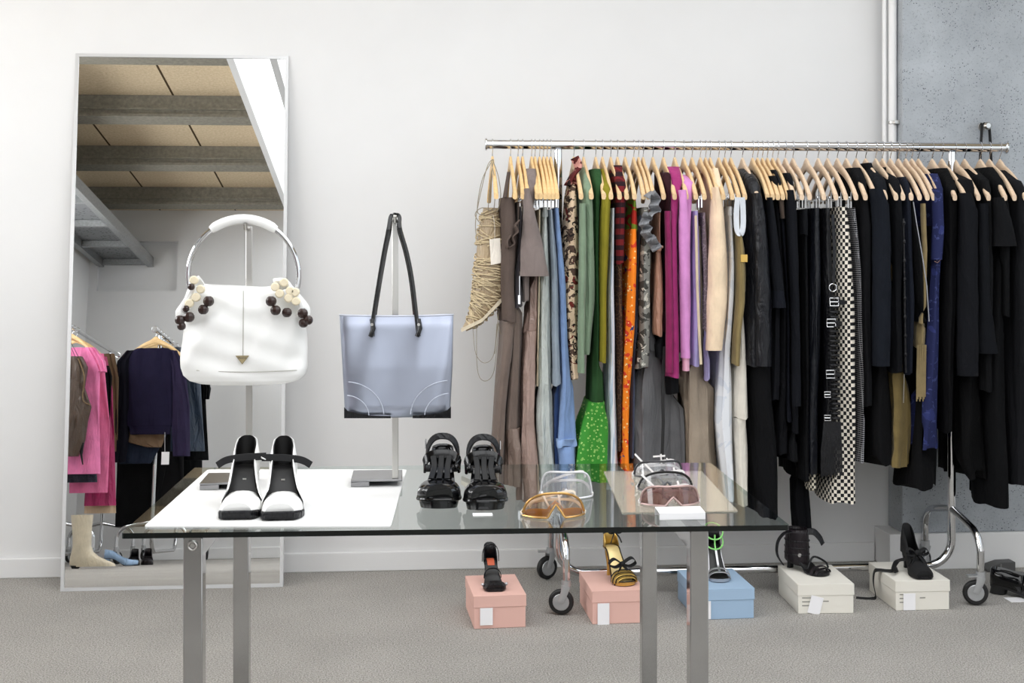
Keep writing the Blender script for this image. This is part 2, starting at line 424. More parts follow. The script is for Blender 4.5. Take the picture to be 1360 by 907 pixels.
# ================================================================ leaning mirror
LEAN = R(6.2); MX0, MX1, ML = -1.317, -.482, 2.085
mir = thing('floor_mirror', 'tall mirror with thin white frame leaning on the wall at left', 'mirror', ((MX0 + MX1) / 2, 4.972, 0))
rot = Matrix.Rotation(-LEAN, 4, 'X'); TR = Matrix.Translation((0, 4.972, .0005)) @ rot
W2 = (MX1 - MX0) / 2; cxm = (MX0 + MX1) / 2
t = NT('mirror_silver'); t.set(0, 1, .5); t.b.inputs['Base Color'].default_value = (.90, .905, .90, 1); M['mirror'] = t.m
fw = .013
mb = MB()
for a, b in (((MX0, -.003, 0), (MX0 + fw, .022, ML)), ((MX1 - fw, -.003, 0), (MX1, .022, ML)), ((MX0 + fw, -.003, 0), (MX1 - fw, .022, fw)), ((MX0 + fw, -.003, ML - fw), (MX1 - fw, .022, ML))): mb.box(a, b)
mb.xf(TR).build('mirror_frame', plain('pale_aluminium', (214, 215, 216), .35, .3), mir, True)
MB().box((MX0 + fw, .001, fw), (MX1 - fw, .006, ML - fw)).xf(TR).build('mirror_glass', M['mirror'], mir, True, smooth=0)
MB().box((MX0 + fw, .007, fw), (MX1 - fw, .018, ML - fw)).xf(TR).build('backing_board', plain('grey_board', (120, 120, 120), .8), mir, True, smooth=0)

# ================================================================ glass table
TZ = .73; TC = Vector((.113, 2.985, 0)); TRZ = R(-1.35)
tab = thing('glass_table', 'long glass topped table on polished square steel trestles', 'table', TC, TRZ)
hx, hy, gt = .678, .385, .011
mb = MB()
def rrect(hx, hy, r, z, n=5):
    o = []
    for sx, sy, a0 in ((1, 1, 0), (-1, 1, pi / 2), (-1, -1, pi), (1, -1, 1.5 * pi)):
        for k in range(n + 1):
            a = a0 + pi / 2 * k / n; o.append(Vector((sx * (hx - r) + r * cos(a), sy * (hy - r) + r * sin(a), z)))
    return o
a, b = rrect(hx, hy, .006, TZ - gt), rrect(hx, hy, .006, TZ); n = len(a)
mb.add(b, [tuple(range(n))], 0); mb.add(a, [tuple(range(n))], 1)
for k in range(n):
    mb.add([a[k], a[(k + 1) % n], b[(k + 1) % n], b[k]], [(0, 1, 2, 3)], 2 if a[k].y < -hy + .004 and a[(k + 1) % n].y < -hy + .004 else 3)
o = mb.build('tabletop', [M['glass_top'], M['glass_under'], M['glass_edge'], M['glass_edge_pale']], tab, smooth=0)
lw = .0195
for pf, pb in ((255, 322), (920, 864)):
    xs = []
    for yy, px in ((-.335, pf), (.295, pb)):
        xs.append(at_y(px, 760, TC.y + yy).x - TC.x - yy * math.sin(-TRZ))
    for yy, xf in zip((-.335, .295), (sum(xs) / 2,) * 2):
        MB().box((xf - lw, yy - lw, 0), (xf + lw, yy + lw, TZ - gt - .001)).build('leg', M['leg_steel'], tab, bevel=.002)
    m = MB().box((xf - lw * .9, -.335 + lw, TZ - gt - .05), (xf + lw * .9, .295 - lw, TZ - gt - .006)); m.build('crossbar', M['leg_steel'], tab, bevel=.002)
    if pf > 600: continue
    m = MB().tube(arc((xf, -.335 - lw - .003, TZ - gt - .022), .008, 0, 2 * pi, 20)[:-1], .0025, 8, closed=True); m.disc((xf, -.335 - lw - .002, TZ - gt - .022), (0, 1, 0), .005, .004, 14)
    m.build('bolt', M['satin_steel'], tab)
# ================================================================ clothes rails
RY, RZ, RR = 4.76, 1.688, .0175
def make_rack(label, xa, xb, rot, org, ext=.27, foot=.25):
    """rail on two posts; each post bends at the foot into the long bottom bar, hoop feet carry casters"""
    T = thing('clothes_rack', label, 'clothes rail', org, rot)
    y = 0
    MB().tube([(xa - ext, 0, RZ), (xb + ext * .8, 0, RZ)], RR, 18).build('rail', M['chrome'], T)
    for x, s in ((xa - ext, -1), (xb + ext * .8, 1)):
        MB().tube([(x - .004, 0, RZ), (x + .004, 0, RZ)], RR + .006, 18).build('end_cap', M['chrome'], T, bevel=.002)
    r, pr, zb = .10, .0155, .085
    for x, s in ((xa, 1), (xb, -1)):
        pts = [(x, 0, RZ - RR), (x, 0, 1.0), (x, 0, zb + r)] + [tuple(p) for p in arc((x + s * r, 0, zb + r), r, pi if s > 0 else 0, 1.5 * pi if s > 0 else -.5 * pi, 10)][1:]
        pts += [(x + s * (r + .02), 0, zb)]
        MB().tube(pts, pr, 16).build('post', M['chrome'], T)
        fh, fr = .29, .09
        pts = [(x, -foot, .125), (x, -foot, fh - fr)] + arc((x, -foot + fr, fh - fr - .02), fr, pi, .5 * pi + .25, 8, ('y', 'z'))
        pts += [(x, -.02, fh + .01), (x, .02, fh + .01)]
        pts += [Vector((x, -p[1], p[2])) for p in reversed(pts[:-2])]
        pts = [(x + (0.012 if abs(p[1]) < .03 else 0) * 0, p[1], p[2]) for p in pts]
        MB().tube(pts, .0135, 14).build('hoop_foot', M['chrome'], T)
        for sy, ang in ((-1, -.25), (1, .5)):
            c = Vector((x - .018 * cos(ang), sy * foot - .018 * sin(ang), .047))
            d = Vector((cos(ang), sin(ang), 0)); ax = Vector((-sin(ang), cos(ang), 0))
            wh = MB().disc(c, ax, .045, .020, 26).build('caster', M['rubber'], T, bevel=.006, label='black rubber caster wheel')
            MB().disc(c, ax, .030, .024, 20).build('hub', M['caster_grey'], wh, bevel=.002)
            m = MB()
            top = Vector((x, sy * foot, .118))
            for q in (-1, 1):
                o = ax * (.0155 * q)
                m.tube([c + o, c + o + (top - c) * .5 + d * .004, top + o - Vector((0, 0, .012))], .003, 8, ry=[.011, .013, .016], up=d)
            m.tube([top - Vector((0, 0, .016)), top + Vector((0, 0, .006))], .017, 14)
            if (sy > 0 and s > 0) or (sy < 0 and s < 0): m.box(tuple(top + Vector((-.05, -.012, -.012))), tuple(top + Vector((-.01, .012, -.006))))
            m.build('fork', M['caster_grey'], wh)
    MB().tube([(xa + r + .018, 0, zb), (xb - r - .018, 0, zb)], pr * .96, 16).build('bottom_bar', M['chrome'], T)
    return T
make_rack('long chrome clothes rail packed with garments against the white wall', .556, 2.075, 0, (0, RY, 0))

# ---------------------------------------------------------------- hangers
def hanger_mesh(clip, w=.205):
    hk = MB(); r = .0205
    pts = arc((0, 0, 0), r, -.9, pi, 14, ('y', 'z')) + [Vector((0, -.019, -.012)), Vector((0, -.008, -.026)), Vector((0, 0, -.036)), Vector((0, 0, -.07))]
    hk.tube(pts, .0016, 6)
    bd = MB(); rings = []; N = 22
    for i in range(N + 1):
        u = -1 + 2 * i / N; a = abs(u)
        y = u * w
        z = -.078 - .045 * a - .078 * a ** 2.1 + .010 * smooth(1 - a * 5)
        h = lerp(.018, .0115, a) + .007 * smooth(1 - a * 4); th = lerp(.0062, .0085, smooth((a - .5) * 2))
        rings.append([Vector((th * math.copysign(abs(cos(q)) ** .6, cos(q)), y, z + h * math.copysign(abs(sin(q)) ** .7, sin(q)))) for q in [2 * pi * k / 12 for k in range(12)]])
    bd.loft(rings)
    cl = []
    if clip:
        bar = MB().tube([(0, -.15, -.205), (0, .15, -.205)], .0022, 8)
        bar.tube([(0, -.15, -.205), (0, -.15, -.165)], .002, 6).tube([(0, .15, -.205), (0, .15, -.165)], .002, 6)
        for s in (-1, 1):
            m = MB().box((-.008, s * .125 - .012, -.238), (-.003, s * .125 + .012, -.195)); m.box((.003, s * .125 - .012, -.238), (.008, s * .125 + .012, -.195))
            m.tube([(-.007, s * .125, -.2), (.007, s * .125, -.2)], .006, 10); cl.append(m)
    return hk, bd, (bar if clip else None), cl
HP = {}
def hanger(x, label, tint='honey', clip=False, rz=0, org=None, w=.205, base_rot=0):
    key = (tint, clip, w); loc = org or (x, RY, RZ)
    if key not in HP:
        T = thing('clothes_hanger', label, 'hanger', loc, rz + base_rot)
        hk, bd, bar, cl = hanger_mesh(clip, w)
        hk.build('hook', M['chrome'], T, label='thin chrome wire hook'); bd.build('arms', M['wood_' + tint], T)
        if clip:
            bar.build('clip_bar', M['chrome'], T)
            for m in cl: m.build('clip', M['chrome'], T)
        HP[key] = T
    else:
        T = copy_tree(HP[key], loc, rz + base_rot)
    tag(T, label, 'hanger', 'wooden hangers on the rails'); return T

# ---------------------------------------------------------------- garments
def drape(pts, back, N=60, sub=3, amp=.0025, waves=7, seed=0, hem=0, pw=.62):
    """pts: (z, xl, xr, yfront) of the front edge; back: (x, thickness, yback list-fn). Closed hanging shell."""
    rings = []; M_ = len(pts)
    zz = []
    for i in range(M_ - 1):
        k = max(2, min(14, int(abs(pts[i][0] - pts[i + 1][0]) / .035)))
        for j in range(k): zz.append((i, j / k))
    zz.append((M_ - 2, 1.0))
    zt, zb = pts[0][0], pts[-1][0]
    bx, bt, byf = back
    def g(i, t, c):
        a, b, cc, d = (pts[max(0, min(M_ - 1, q))][c] for q in (i - 1, i, i + 1, i + 2))
        # monotone-ish blend between linear and catmull
        cm = .5 * ((2 * b) + (cc - a) * t + (2 * a - 5 * b + 4 * cc - d) * t * t + (3 * b - a - 3 * cc + d) * t ** 3)
        return lerp(lerp(b, cc, t), cm, .5)
    for i, t in zz:
        z, xl, xr, yf = (g(i, t, c) for c in range(4))
        cf, tf = (xl + xr) / 2, max(.0025, (xr - xl) / 2); yb = byf(yf)
        mid, half = (yf + yb) / 2, (yb - yf) / 2
        k_ = (zt - z) / max(.01, zt - zb)
        grow = smooth(k_ * 3)
        ring = []
        for k in range(N):
            a = 2 * pi * k / N
            ca, sa = cos(a), sin(a)
            yy = mid - half * math.copysign(abs(ca) ** .8, ca)
            f = max(0, min(1, (yb - yy) / max(1e-4, yb - yf)))     # 1 at the front edge
            f2 = smooth(min(1, f * 1.3)); fl = smooth(min(1, f * 1.7))
            fold = amp * grow * (sin(waves * a + seed + 1.4 * sin(z * 4 + seed)) + .5 * sin(2.3 * waves * a + seed * 2 + z * 3))
            lim = lerp(bt, tf * 1.06, fl)
            fold = max(-.35 * lim, min(.35 * lim, fold * min(1, lim / .012)))
            xx = lerp(bx, cf, f2) + lim * math.copysign(abs(sa) ** pw, sa) + fold * math.copysign(1, sa)
            wv = .0009 * sin(z * 17 + seed * 3) * grow
            zz2 = z + hem * k_ ** 6 * sin(5 * a + seed)
            yy += .42 * tf * fl * smooth((f - .6) * 4) * sin(3.6 * sa + seed + 1.5 * sin(z * 4 + seed)) * grow * min(1, amp / .003)
            ring.append(Vector((xx + wv, yy, zz2)))
        rings.append(ring)
    return rings
TIN = 1.0
def garment(name, label, cat, hook, parts, tint=None, clip=False, short=None, hang=True, rz=0, extra=None):
    """parts: (part name, material, half depth, [(py, pxl, pxr[, half depth])], options)"""
    hx = at_y(hook, 193.5, RY).x; tint = tint or ('honey' if hook < 735 else 'tan')
    if hang: hanger(hx, 'wooden hanger holding the ' + (short or label), tint, clip, rz)
    zmin = 9; built = []
    for pi_, (pn, mt, W, pts, op) in enumerate(parts):
        P = []; full = False
        for q in pts:
            w = q[3] if len(q) > 3 else W
            yc = RY + op.get('dy', 0)
            yf = yc - w
            a, b = at_y(q[1], q[0], yf), at_y(q[2], q[0], yf)
            xa, xb, za = a.x, b.x, a.z
            if op.get('cap') is False and hang and .06 < w and not full:
                za = max(za, RZ - .078 - .045 * min(1, w / .205) - .078 * min(1, w / .205) ** 2.1 + .022)
                full = w >= .16
                if 1:
                    xa, xb = min(xa, hx - .011), max(xb, hx + .011)
            P.append((za, xa, xb, yf))
        for i in range(1, len(P)):
            if P[i][0] > P[i - 1][0] - .004: P[i] = (P[i - 1][0] - .004,) + P[i][1:]
        zmin = min(zmin, P[-1][0])
        seed = (hook * 1.7 + pi_ * 2.1) % 6.28
        if op.get('sleeve'):
            d = op['sleeve']
            bx = op.get('bx')
            back = (None, None, lambda yf, d=d: yf + d)
            rings = []
            for z, xl, xr, yf in dense(P):
                c, h = (xl + xr) / 2, max(.003, (xr - xl) / 2); ring = []
                for k in range(20):
                    a = 2 * pi * k / 20
                    fo = 1 + .05 * sin(3 * a + z * 7 + seed) + .025 * sin(z * 40 + seed * 3 + 2 * a)
                    ring.append(Vector((c + h * fo * math.copysign(abs(sin(a)) ** .85, sin(a)), yf + d / 2 - d / 2 * cos(a) * fo, z)))
                rings.append(ring)
            built.append((pn, MB().loft(rings), mt, op))
        else:
            byf = op.get('back') or (lambda yf, c=RY + op.get('dy', 0): 2 * c - yf)
            bt = op.get('bt', .007)
            rings = drape(P, (op.get('bx', hx), bt, byf), amp=op.get('amp', .003), waves=op.get('waves', 7), seed=seed, hem=op.get('hem', .004))
            built.append((pn, MB().loft(rings, cap0=op.get('cap', True)), mt, op))
    GQ.append(dict(name=name, label=label, cat=cat, loc=(hx, RY, zmin), parts=built, extra=extra, hx=hx))
GQ = []
CY, CZ = .016, .03
def settle(obst, passes=5):
    for k in range(passes): press(obst)
    for g_ in GQ:
        T = thing(g_['name'], g_['label'], g_['cat'], g_['loc'])
        for pn, mb, mt, op in g_['parts']: mb.build(pn, mt, T, True, smooth=60, label=op.get('label'))
        if g_['extra']: g_['extra'](T, g_['hx'])
def press(obst):
    """garments press against each other instead of passing through: split every shared cell between neighbours"""
    cells = {}
    def put(g, x, y, z):
        k = (round(y / CY), round(z / CZ)); d = cells.setdefault(k, {})
        a = d.get(g)
        if a is None: d[g] = [x, x]
        else: a[0] = min(a[0], x); a[1] = max(a[1], x)
    for gi, g_ in enumerate(GQ):
        for pn, mb, mt, op in g_['parts']:
            V = mb.v; 
            for f in mb.f:
                if len(f) != 4: continue
                a, b, c, d = (V[i] for i in f)
                for u in (0, .5):
                    for v in (0, .5):
                        q = (a * (1 - u) + b * u) * (1 - v) + (d * (1 - u) + c * u) * v; put(gi, q.x, q.y, q.z)
    for oi, (x0, x1, y0, y1, z0, z1) in enumerate(obst):
        for iy in range(round(y0 / CY), round(y1 / CY) + 1):
            for iz in range(round(z0 / CZ), round(z1 / CZ) + 1): cells.setdefault((iy, iz), {})[-1 - oi] = [x0, x1]
    lim = {}
    for k, d in cells.items():
        L = sorted(d.items(), key=lambda t: t[1][0] + t[1][1])
        for (ga, A), (gb, B) in zip(L, L[1:]):
            if A[1] > B[0] - .0018:
                ca, cb = (A[0] + A[1]) / 2, (B[0] + B[1]) / 2
                m = max(ca, min(cb, (A[1] + B[0]) / 2))
                if ga < 0: m = A[1] + .001
                if gb < 0: m = B[0] - .001
                if ga >= 0:
                    q = lim.setdefault(ga, {}).setdefault(k, [-1e9, 1e9]); q[1] = min(q[1], m - .0012)
                if gb >= 0:
                    q = lim.setdefault(gb, {}).setdefault(k, [-1e9, 1e9]); q[0] = max(q[0], m + .0012)
    for gi, g_ in enumerate(GQ):
        lm = lim.get(gi)
        if lm:
            for pn, mb, mt, op in g_['parts']:
                for v in mb.v:
                    fy, fz = v.y / CY, v.z / CZ; iy, iz = math.floor(fy), math.floor(fz); lo = hi = 0; wl = wh = 0; near = lm.get((round(fy), round(fz)))
                    for dy in (0, 1):
                        for dz in (0, 1):
                            q = lm.get((iy + dy, iz + dz))
                            if q is None: continue
                            w_ = (1 - abs(fy - iy - dy)) * (1 - abs(fz - iz - dz)) + 1e-6
                            if q[0] > -1e8: lo += q[0] * w_; wl += w_
                            if q[1] < 1e8: hi += q[1] * w_; wh += w_
                    L_ = lo / wl if wl else -1e9; H_ = hi / wh if wh else 1e9
                    if L_ > H_: L_ = H_ = (L_ + H_) / 2
                    v.x = min(max(v.x, L_), H_)
def dense(P):
    out = []
    for (a, b) in zip(P, P[1:]):
        k = max(2, int(abs(a[0] - b[0]) / .02))
        for j in range(k): out.append(tuple(lerp(u, v, j / k) for u, v in zip(a, b)))
    out.append(P[-1]); return out
BK = [0]
def blk(c=(19, 20, 24), kind='cotton'):
    BK[0] += 1; j = (BK[0] * 37 % 5) - 2
    return fabric('dark_cloth_%d' % BK[0], tuple(max(5, v * .62 + j) for v in c), kind=kind)
S = dict
def coat(pts_body, mt, pts_sleeve, W=.195, mt2=None, bn='body', sl=.07, Ws=.235):
    """jacket: body, front sleeve, a rear sleeve mirrored in depth, stand collar"""
    o = [(bn, mt, W, pts_body, S(cap=False))]
    if pts_sleeve: o.append(('sleeve', mt2 or mt, Ws, pts_sleeve, S(sleeve=sl)))
    return o
# ================================================================ garments on the long rail (left to right)
g = garment
def seam_tube(T, pts, r, mat, name='seam', W=.2, n=6):
    MB().tube([at_y(x, y, RY - W - .004) for x, y in pts], r, n).build(name, mat, T, True)
taupe = fabric('taupe_cotton', (112, 98, 90)); dtaupe = fabric('dark_taupe_knit', (92, 80, 74), kind='knit')
def ruffle1(T, hx):
    P = [at_y(x, y, RY - .215) for x, y in ((690, 292), (684, 300), (687, 308), (680, 316), (682, 324), (675, 329), (673, 322), (678, 312))]
    MB().band(spline(P, 5), .03, .004, (.3, -1, .2)).build('armhole_ruffle', dtaupe, T, True)
g('dress', 'long dark taupe dress with a ruffled armhole, beside the beige laced boot', 'dress', 678,
  [('bodice', dtaupe, .19, [(262, 666, 686, .19), (290, 665, 688), (320, 664, 690), (380, 664, 688), (427, 666, 690)], S()),
   ('skirt', taupe, .19, [(427, 667, 689), (480, 664, 682), (560, 657, 675), (640, 650, 670), (656, 648, 669)], S(amp=.004)),
   ('strap', dtaupe, .21, [(228, 674, 678), (262, 668, 674)], S(sleeve=.03))], short='long dark taupe dress', extra=ruffle1)
g('dress', 'long tiered taupe dress with gathered hem, second from the left end', 'dress', 688,
  [('body', taupe, .16, [(268, 686, 692), (330, 685, 692), (430, 678, 695), (500, 674, 694), (571, 668, 693)], S()),
   ('ruffle_hem', fabric('taupe_gathers', (128, 110, 100), kind='satin'), .165, [(570, 667, 694), (610, 668, 694), (646, 669, 694)], S(amp=.005, waves=11))], short='tiered taupe dress')
def zip1(T, hx):
    MB().tube([at_y(690, y, RY - .185) for y in (360, 404)], .0022, 6).build('zipper', M['chrome'], T, True, label='silver zip')
    MB().box(*[tuple(v) for v in (at_y(688, 404, RY - .189), at_y(691, 392, RY - .187))]).build('zip_pull', M['chrome'], T, True)
g('shorts', 'dark grey short bottoms with a silver zip at the hem', 'shorts', 694,
  [('body', fabric('dark_grey_wool', (62, 58, 62)), .175, [(276, 690, 697), (340, 683, 698), (372, 680, 698), (408, 679, 696)], S()),
   ('waistband', fabric('grey_band', (150, 142, 132)), .178, [(274, 691, 697), (290, 690, 697)], S())], clip=True, short='dark grey zip shorts', extra=zip1)
g('t_shirt', 'greige t-shirt with a wide flaring short sleeve', 't-shirt', 706,
  [('body', fabric('greige_jersey', (126, 114, 110)), .18, [(244, 698, 706, .10), (262, 697, 708), (330, 694, 706), (400, 694, 704)], S(cap=False)),
   ('sleeve', fabric('greige_jersey', (0, 0, 0)), .23, [(250, 697, 704), (280, 694, 712), (320, 690, 722), (350, 689, 728), (367, 688, 731)], S(sleeve=.10))], short='greige t-shirt')
g('trousers', 'crumpled rose-taupe satin trousers with a knee seam', 'trousers', 710.5,
  [('upper_leg', fabric('rose_taupe_satin', (158, 134, 124), kind='satin'), .15, [(276, 706, 712), (368, 702, 716), (420, 700, 718), (441, 697, 717)], S(amp=.006)),
   ('lower_leg', fabric('rose_taupe_satin', (0, 0, 0)), .155, [(440, 696, 717), (480, 693, 716), (520, 694, 712), (560, 693, 712), (610, 690, 717), (668, 690, 720)], S(amp=.008, waves=9))], clip=True, short='rose-taupe satin trousers')
g('skirt', 'narrow cream skirt showing as a slim strip beside silvery satin trousers', 'skirt', 716.6,
  [('body', fabric('cream_silk', (216, 204, 176), kind='satin'), .15, [(278, 715, 719), (400, 713, 718), (512, 712, 717)], S())], clip=True, short='narrow cream skirt')
g('trousers', 'pale silver-green satin trousers reaching the glass table edge', 'trousers', 721.7,
  [('leg', fabric('silver_sage_satin', (182, 188, 184), kind='satin'), .165, [(278, 721, 728), (330, 718, 730), (400, 717, 731), (500, 715, 733), (560, 714, 736), (618, 716, 741), (634, 716, 742)], S(amp=.005)),
   ('waistband', fabric('silver_sage_band', (170, 178, 176)), .167, [(275, 721, 728), (288, 720, 729)], S())], clip=True, short='silver-green satin trousers')
g('trousers', 'blue-grey flat trousers ending halfway down in a wide cuff', 'trousers', 726.5,
  [('leg', fabric('blue_grey_twill', (140, 152, 164)), .17, [(278, 729, 735), (330, 731, 739), (400, 733, 743), (492, 734, 746)], S()),
   ('cuff', fabric('blue_grey_twill', (0, 0, 0)), .174, [(490, 733, 746.5), (512, 734, 747)], S())], clip=True, short='blue-grey cuffed trousers')
g('dress', 'light denim blue long dress with a banded hem', 'dress', 731.5,
  [('body', fabric('light_denim', (122, 148, 190)), .165, [(276, 737, 743), (350, 741, 750), (400, 744, 754), (500, 746, 760), (585, 742, 766)], S(back=lambda yf: RY - .04)),
   ('hem_band', fabric('light_denim_hem', (138, 164, 204)), .172, [(584, 740, 767), (594, 740, 767)], S(back=lambda yf: RY - .04)),
   ('hem', fabric('light_denim', (0, 0, 0)), .166, [(594, 741, 766), (618, 741, 767), (636, 741, 767)], S(back=lambda yf: RY - .04)),
   ('side_panel', fabric('deep_blue_panel', (40, 62, 104)), .14, [(500, 736, 744), (628, 735, 743)], S(back=lambda yf: RY - .04))], clip=True, short='light denim dress')
camo = spots('leaf_print', (214, 190, 160), [(40, .55, (84, 66, 56), 'blot'), (30, .61, (112, 42, 36), 'blot'), (60, .62, (34, 28, 26), 'blot')])
def collar2(T, hx):
    P = [at_y(x, y, RY - .10) for x, y in ((763, 209), (768, 222), (760, 234), (754, 246), (760, 240), (768, 250))]
    MB().band(spline(P, 6), .05, .012, (.4, -1, .3)).build('neck_ruffle', spots('neck_print', (206, 150, 140), [(30, .5, (86, 30, 30), 'blot'), (22, .6, (40, 24, 24), 'blot')]), T, True)
g('dress', 'cream wrap dress printed with brown and burgundy leaves, ruffled neck', 'dress', 762,
  [('body', camo, .17, [(234, 757, 767, .07), (262, 754, 768), (300, 752, 769), (350, 751, 769), (400, 750, 769), (450, 753, 769), (504, 759, 770)], S(amp=.004))], short='leaf printed wrap dress', extra=collar2)
sage = fabric('sage_linen', (122, 142, 118))
g('blouse', 'sage green long-sleeved blouse next to the leaf printed dress', 'blouse', 775,
  [('body', sage, .19, [(222, 774, 781, .06), (262, 773, 785), (300, 773, 790), (350, 773, 792), (400, 773, 792), (440, 773, 788), (470, 774, 786)], S(cap=False, amp=.004)),
   ('sleeve', sage, .235, [(270, 771, 779), (350, 770, 780), (440, 769, 778), (496, 769, 778)], S(sleeve=.06))], short='sage green blouse')
dotg = spots('dotted_green', (56, 138, 46), [(80, .30, (170, 210, 120), 'ring')], .6)
g('dress', 'bright green dotted dress with a dark smocked bodice', 'dress', 791,
  [('bodice', fabric('smocked_green', (44, 76, 44), kind='knit'), .17, [(240, 786, 792, .10), (268, 787, 793), (300, 789, 797), (400, 790, 798), (470, 788, 803), (536, 785, 806)], S(cap=False)),
   ('skirt', dotg, .18, [(535, 783, 807), (560, 776, 808), (590, 770, 808), (618, 766, 809), (642, 764, 810)], S(amp=.009, waves=9))], short='green dotted dress')
g('sweater', 'olive mustard fine knit sweater above the green dotted skirt', 'sweater', 800,
  [('body', fabric('olive_knit', (132, 124, 40), kind='knit'), .2, [(224, 797, 806, .06), (262, 797, 809), (300, 797, 811), (400, 796, 808), (481, 794, 807)], S(cap=False))], short='olive mustard sweater')
g('trousers', 'white and pale blue striped trousers hanging to the glass table', 'trousers', 811,
  [('leg', stripes('blue_white_stripe', (226, 232, 238), (150, 176, 206), sy=70, width=.35), .16, [(276, 812, 818), (350, 810, 817), (400, 809, 817), (520, 808, 819), (618, 808, 822), (652, 808, 823)], S())], clip=True, short='pale striped trousers')
plaid = stripes('red_plaid', (112, 30, 34), (40, 22, 28), sz=26, sy=30, width=.45)
lace = spots('brown_lace', (58, 38, 30), [(60, .035, (112, 84, 60), 'line')])
g('dress', 'dark red plaid shirt dress with a brown lace lower half', 'dress', 820,
  [('body', plaid, .19, [(220, 814, 824, .07), (244, 815, 831, .15), (280, 818, 831), (350, 819, 830)], S(cap=False)),
   ('skirt', lace, .17, [(350, 819, 829), (440, 821, 829), (600, 822, 828)], S())], short='red plaid dress')
flor = spots('orange_floral', (238, 128, 30), [(38, .60, (214, 60, 40), 'blot'), (30, .66, (50, 60, 110), 'blot'), (60, .20, (250, 214, 150), 'dot')])
g('dress', 'long slim orange floral dress', 'dress', 830,
  [('neckline', spots('green_red_trim', (120, 150, 50), [(24, .52, (190, 50, 40), 'blot')]), .17, [(264, 841, 846), (306, 839, 848)], S()),
   ('body', flor, .2, [(304, 838, 848), (340, 836, 849), (380, 834, 847), (440, 832, 845), (520, 828, 838), (612, 828, 838), (626, 828, 838)], S())], short='orange floral dress')
g('dress', 'thin slate navy dress showing just behind the orange floral one', 'dress', 841.6,
  [('body', fabric('slate_navy', (66, 72, 92)), .15, [(286, 849, 854), (400, 844, 850), (500, 839, 845), (608, 837, 843)], S())], short='slate navy dress')
shg = spots('grey_print', (128, 128, 122), [(30, .52, (66, 66, 62), 'blot'), (44, .62, (196, 194, 182), 'blot')])
def ruff3(T, hx):
    P = [at_y(x, y, RY - .205 - (i % 2) * .022) for i, (x, y) in enumerate(((860, 257), (867, 259), (871, 266), (868, 273), (871, 280), (862, 285), (858, 291), (855, 298), (860, 303), (857, 309), (862, 315), (866, 319), (869, 325), (873, 331)))]
    MB().band(spline(P, 6), .040, .006, (.75, -.5, .1)).build('ruffle', fabric('silver_organza', (122, 124, 128), kind='satin'), T, True)
g('blouse', 'grey printed sheer blouse with a silver ruffle down the front', 'blouse', 854,
  [('body', shg, .19, [(275, 853, 864), (325, 851, 868), (400, 850, 867), (465, 850, 864), (466, 846, 867), (489, 844, 866)], S(amp=.005))], short='ruffled grey blouse', extra=ruff3)
def knot4(T, hx): MB().ball(at_y(875, 331, RY - .215), .010, 10, 7).ball(at_y(879, 328, RY - .213), .006, 8, 6).build('knot', fabric('rose_brown_satin', (0, 0, 0)), T, True)
g('blouse', 'rose-brown satin blouse with a small knot at the front', 'blouse', 867,
  [('body', fabric('rose_brown_satin', (158, 116, 96), kind='satin'), .2, [(276, 874, 879), (330, 873, 879), (360, 871, 881), (400, 869, 884), (440, 868, 886), (446, 870, 884)], S())], short='rose-brown satin blouse', extra=knot4)
def tail5(T, hx):
    MB().band([at_y(882, 460, RY - .18), at_y(880, 520, RY - .18), at_y(881, 560, RY - .18), at_y(879, 618, RY - .18)], .012, .004, (1, 0, 0)).build('hanging_tie', M['black_ribbon'], T, True)
g('top', 'black and maroon velvet top with a long thin tie hanging down', 'top', 881,
  [('body', fabric('maroon_black', (48, 22, 28), kind='velvet'), .175, [(236, 876, 886, .12), (280, 880, 887), (380, 884, 889), (440, 874, 888)], S(cap=False)),
   ('hem', blk(kind='velvet'), .18, [(438, 872, 888), (458, 869, 888), (476, 871, 888)], S())], short='maroon velvet top', extra=tail5)
g('dress', 'magenta berry velvet dress with a black band at the hem', 'dress', 896,
  [('body', fabric('berry_velvet', (158, 48, 110), kind='velvet'), .2, [(234, 884, 894, .08), (260, 884, 901, .17), (300, 883, 903), (400, 886, 905), (501, 886, 906)], S(cap=False)),
   ('sleeve', fabric('plum_velvet', (128, 30, 80), kind='velvet'), .23, [(280, 884, 892), (400, 886, 895), (495, 886, 895)], S(sleeve=.05)),
   ('hem_band', blk(), .175, [(500, 886, 906), (523, 886, 907)], S())], short='berry velvet dress')
orch = fabric('orchid_knit', (206, 140, 196), kind='knit')
g('sweater', 'orchid pink sweater with a long ribbed cuff', 'sweater', 908,
  [('body', orch, .19, [(232, 903, 911, .06), (256, 904, 916, .17), (300, 906, 919), (400, 907, 919), (470, 908, 919)], S(cap=False)),
   ('sleeve', orch, .235, [(252, 903, 913), (300, 903, 917), (400, 905, 918), (476, 907, 919)], S(sleeve=.06)),
   ('cuff', fabric('pale_pink_rib', (222, 168, 190), kind='knit'), .225, [(474, 908, 917), (493, 908.5, 917)], S(sleeve=.045))], short='orchid pink sweater')
def zip6(T, hx):
    MB().band([at_y(924, 286, RY - .185), at_y(926, 380, RY - .187), at_y(929, 450, RY - .187), at_y(931, 484, RY - .187)], .010, .003, (1, 0, 0)).build('zipper', fabric('cream_tape', (220, 206, 176)), T, True, label='cream zip tape')
g('cardigan', 'lavender zip cardigan hung from clips', 'cardigan', 919,
  [('body', fabric('lavender_knit', (176, 166, 214), kind='knit'), .18, [(280, 920, 930), (340, 920, 931), (400, 920, 932), (486, 918, 933)], S())], clip=True, short='lavender zip cardigan', extra=zip6)
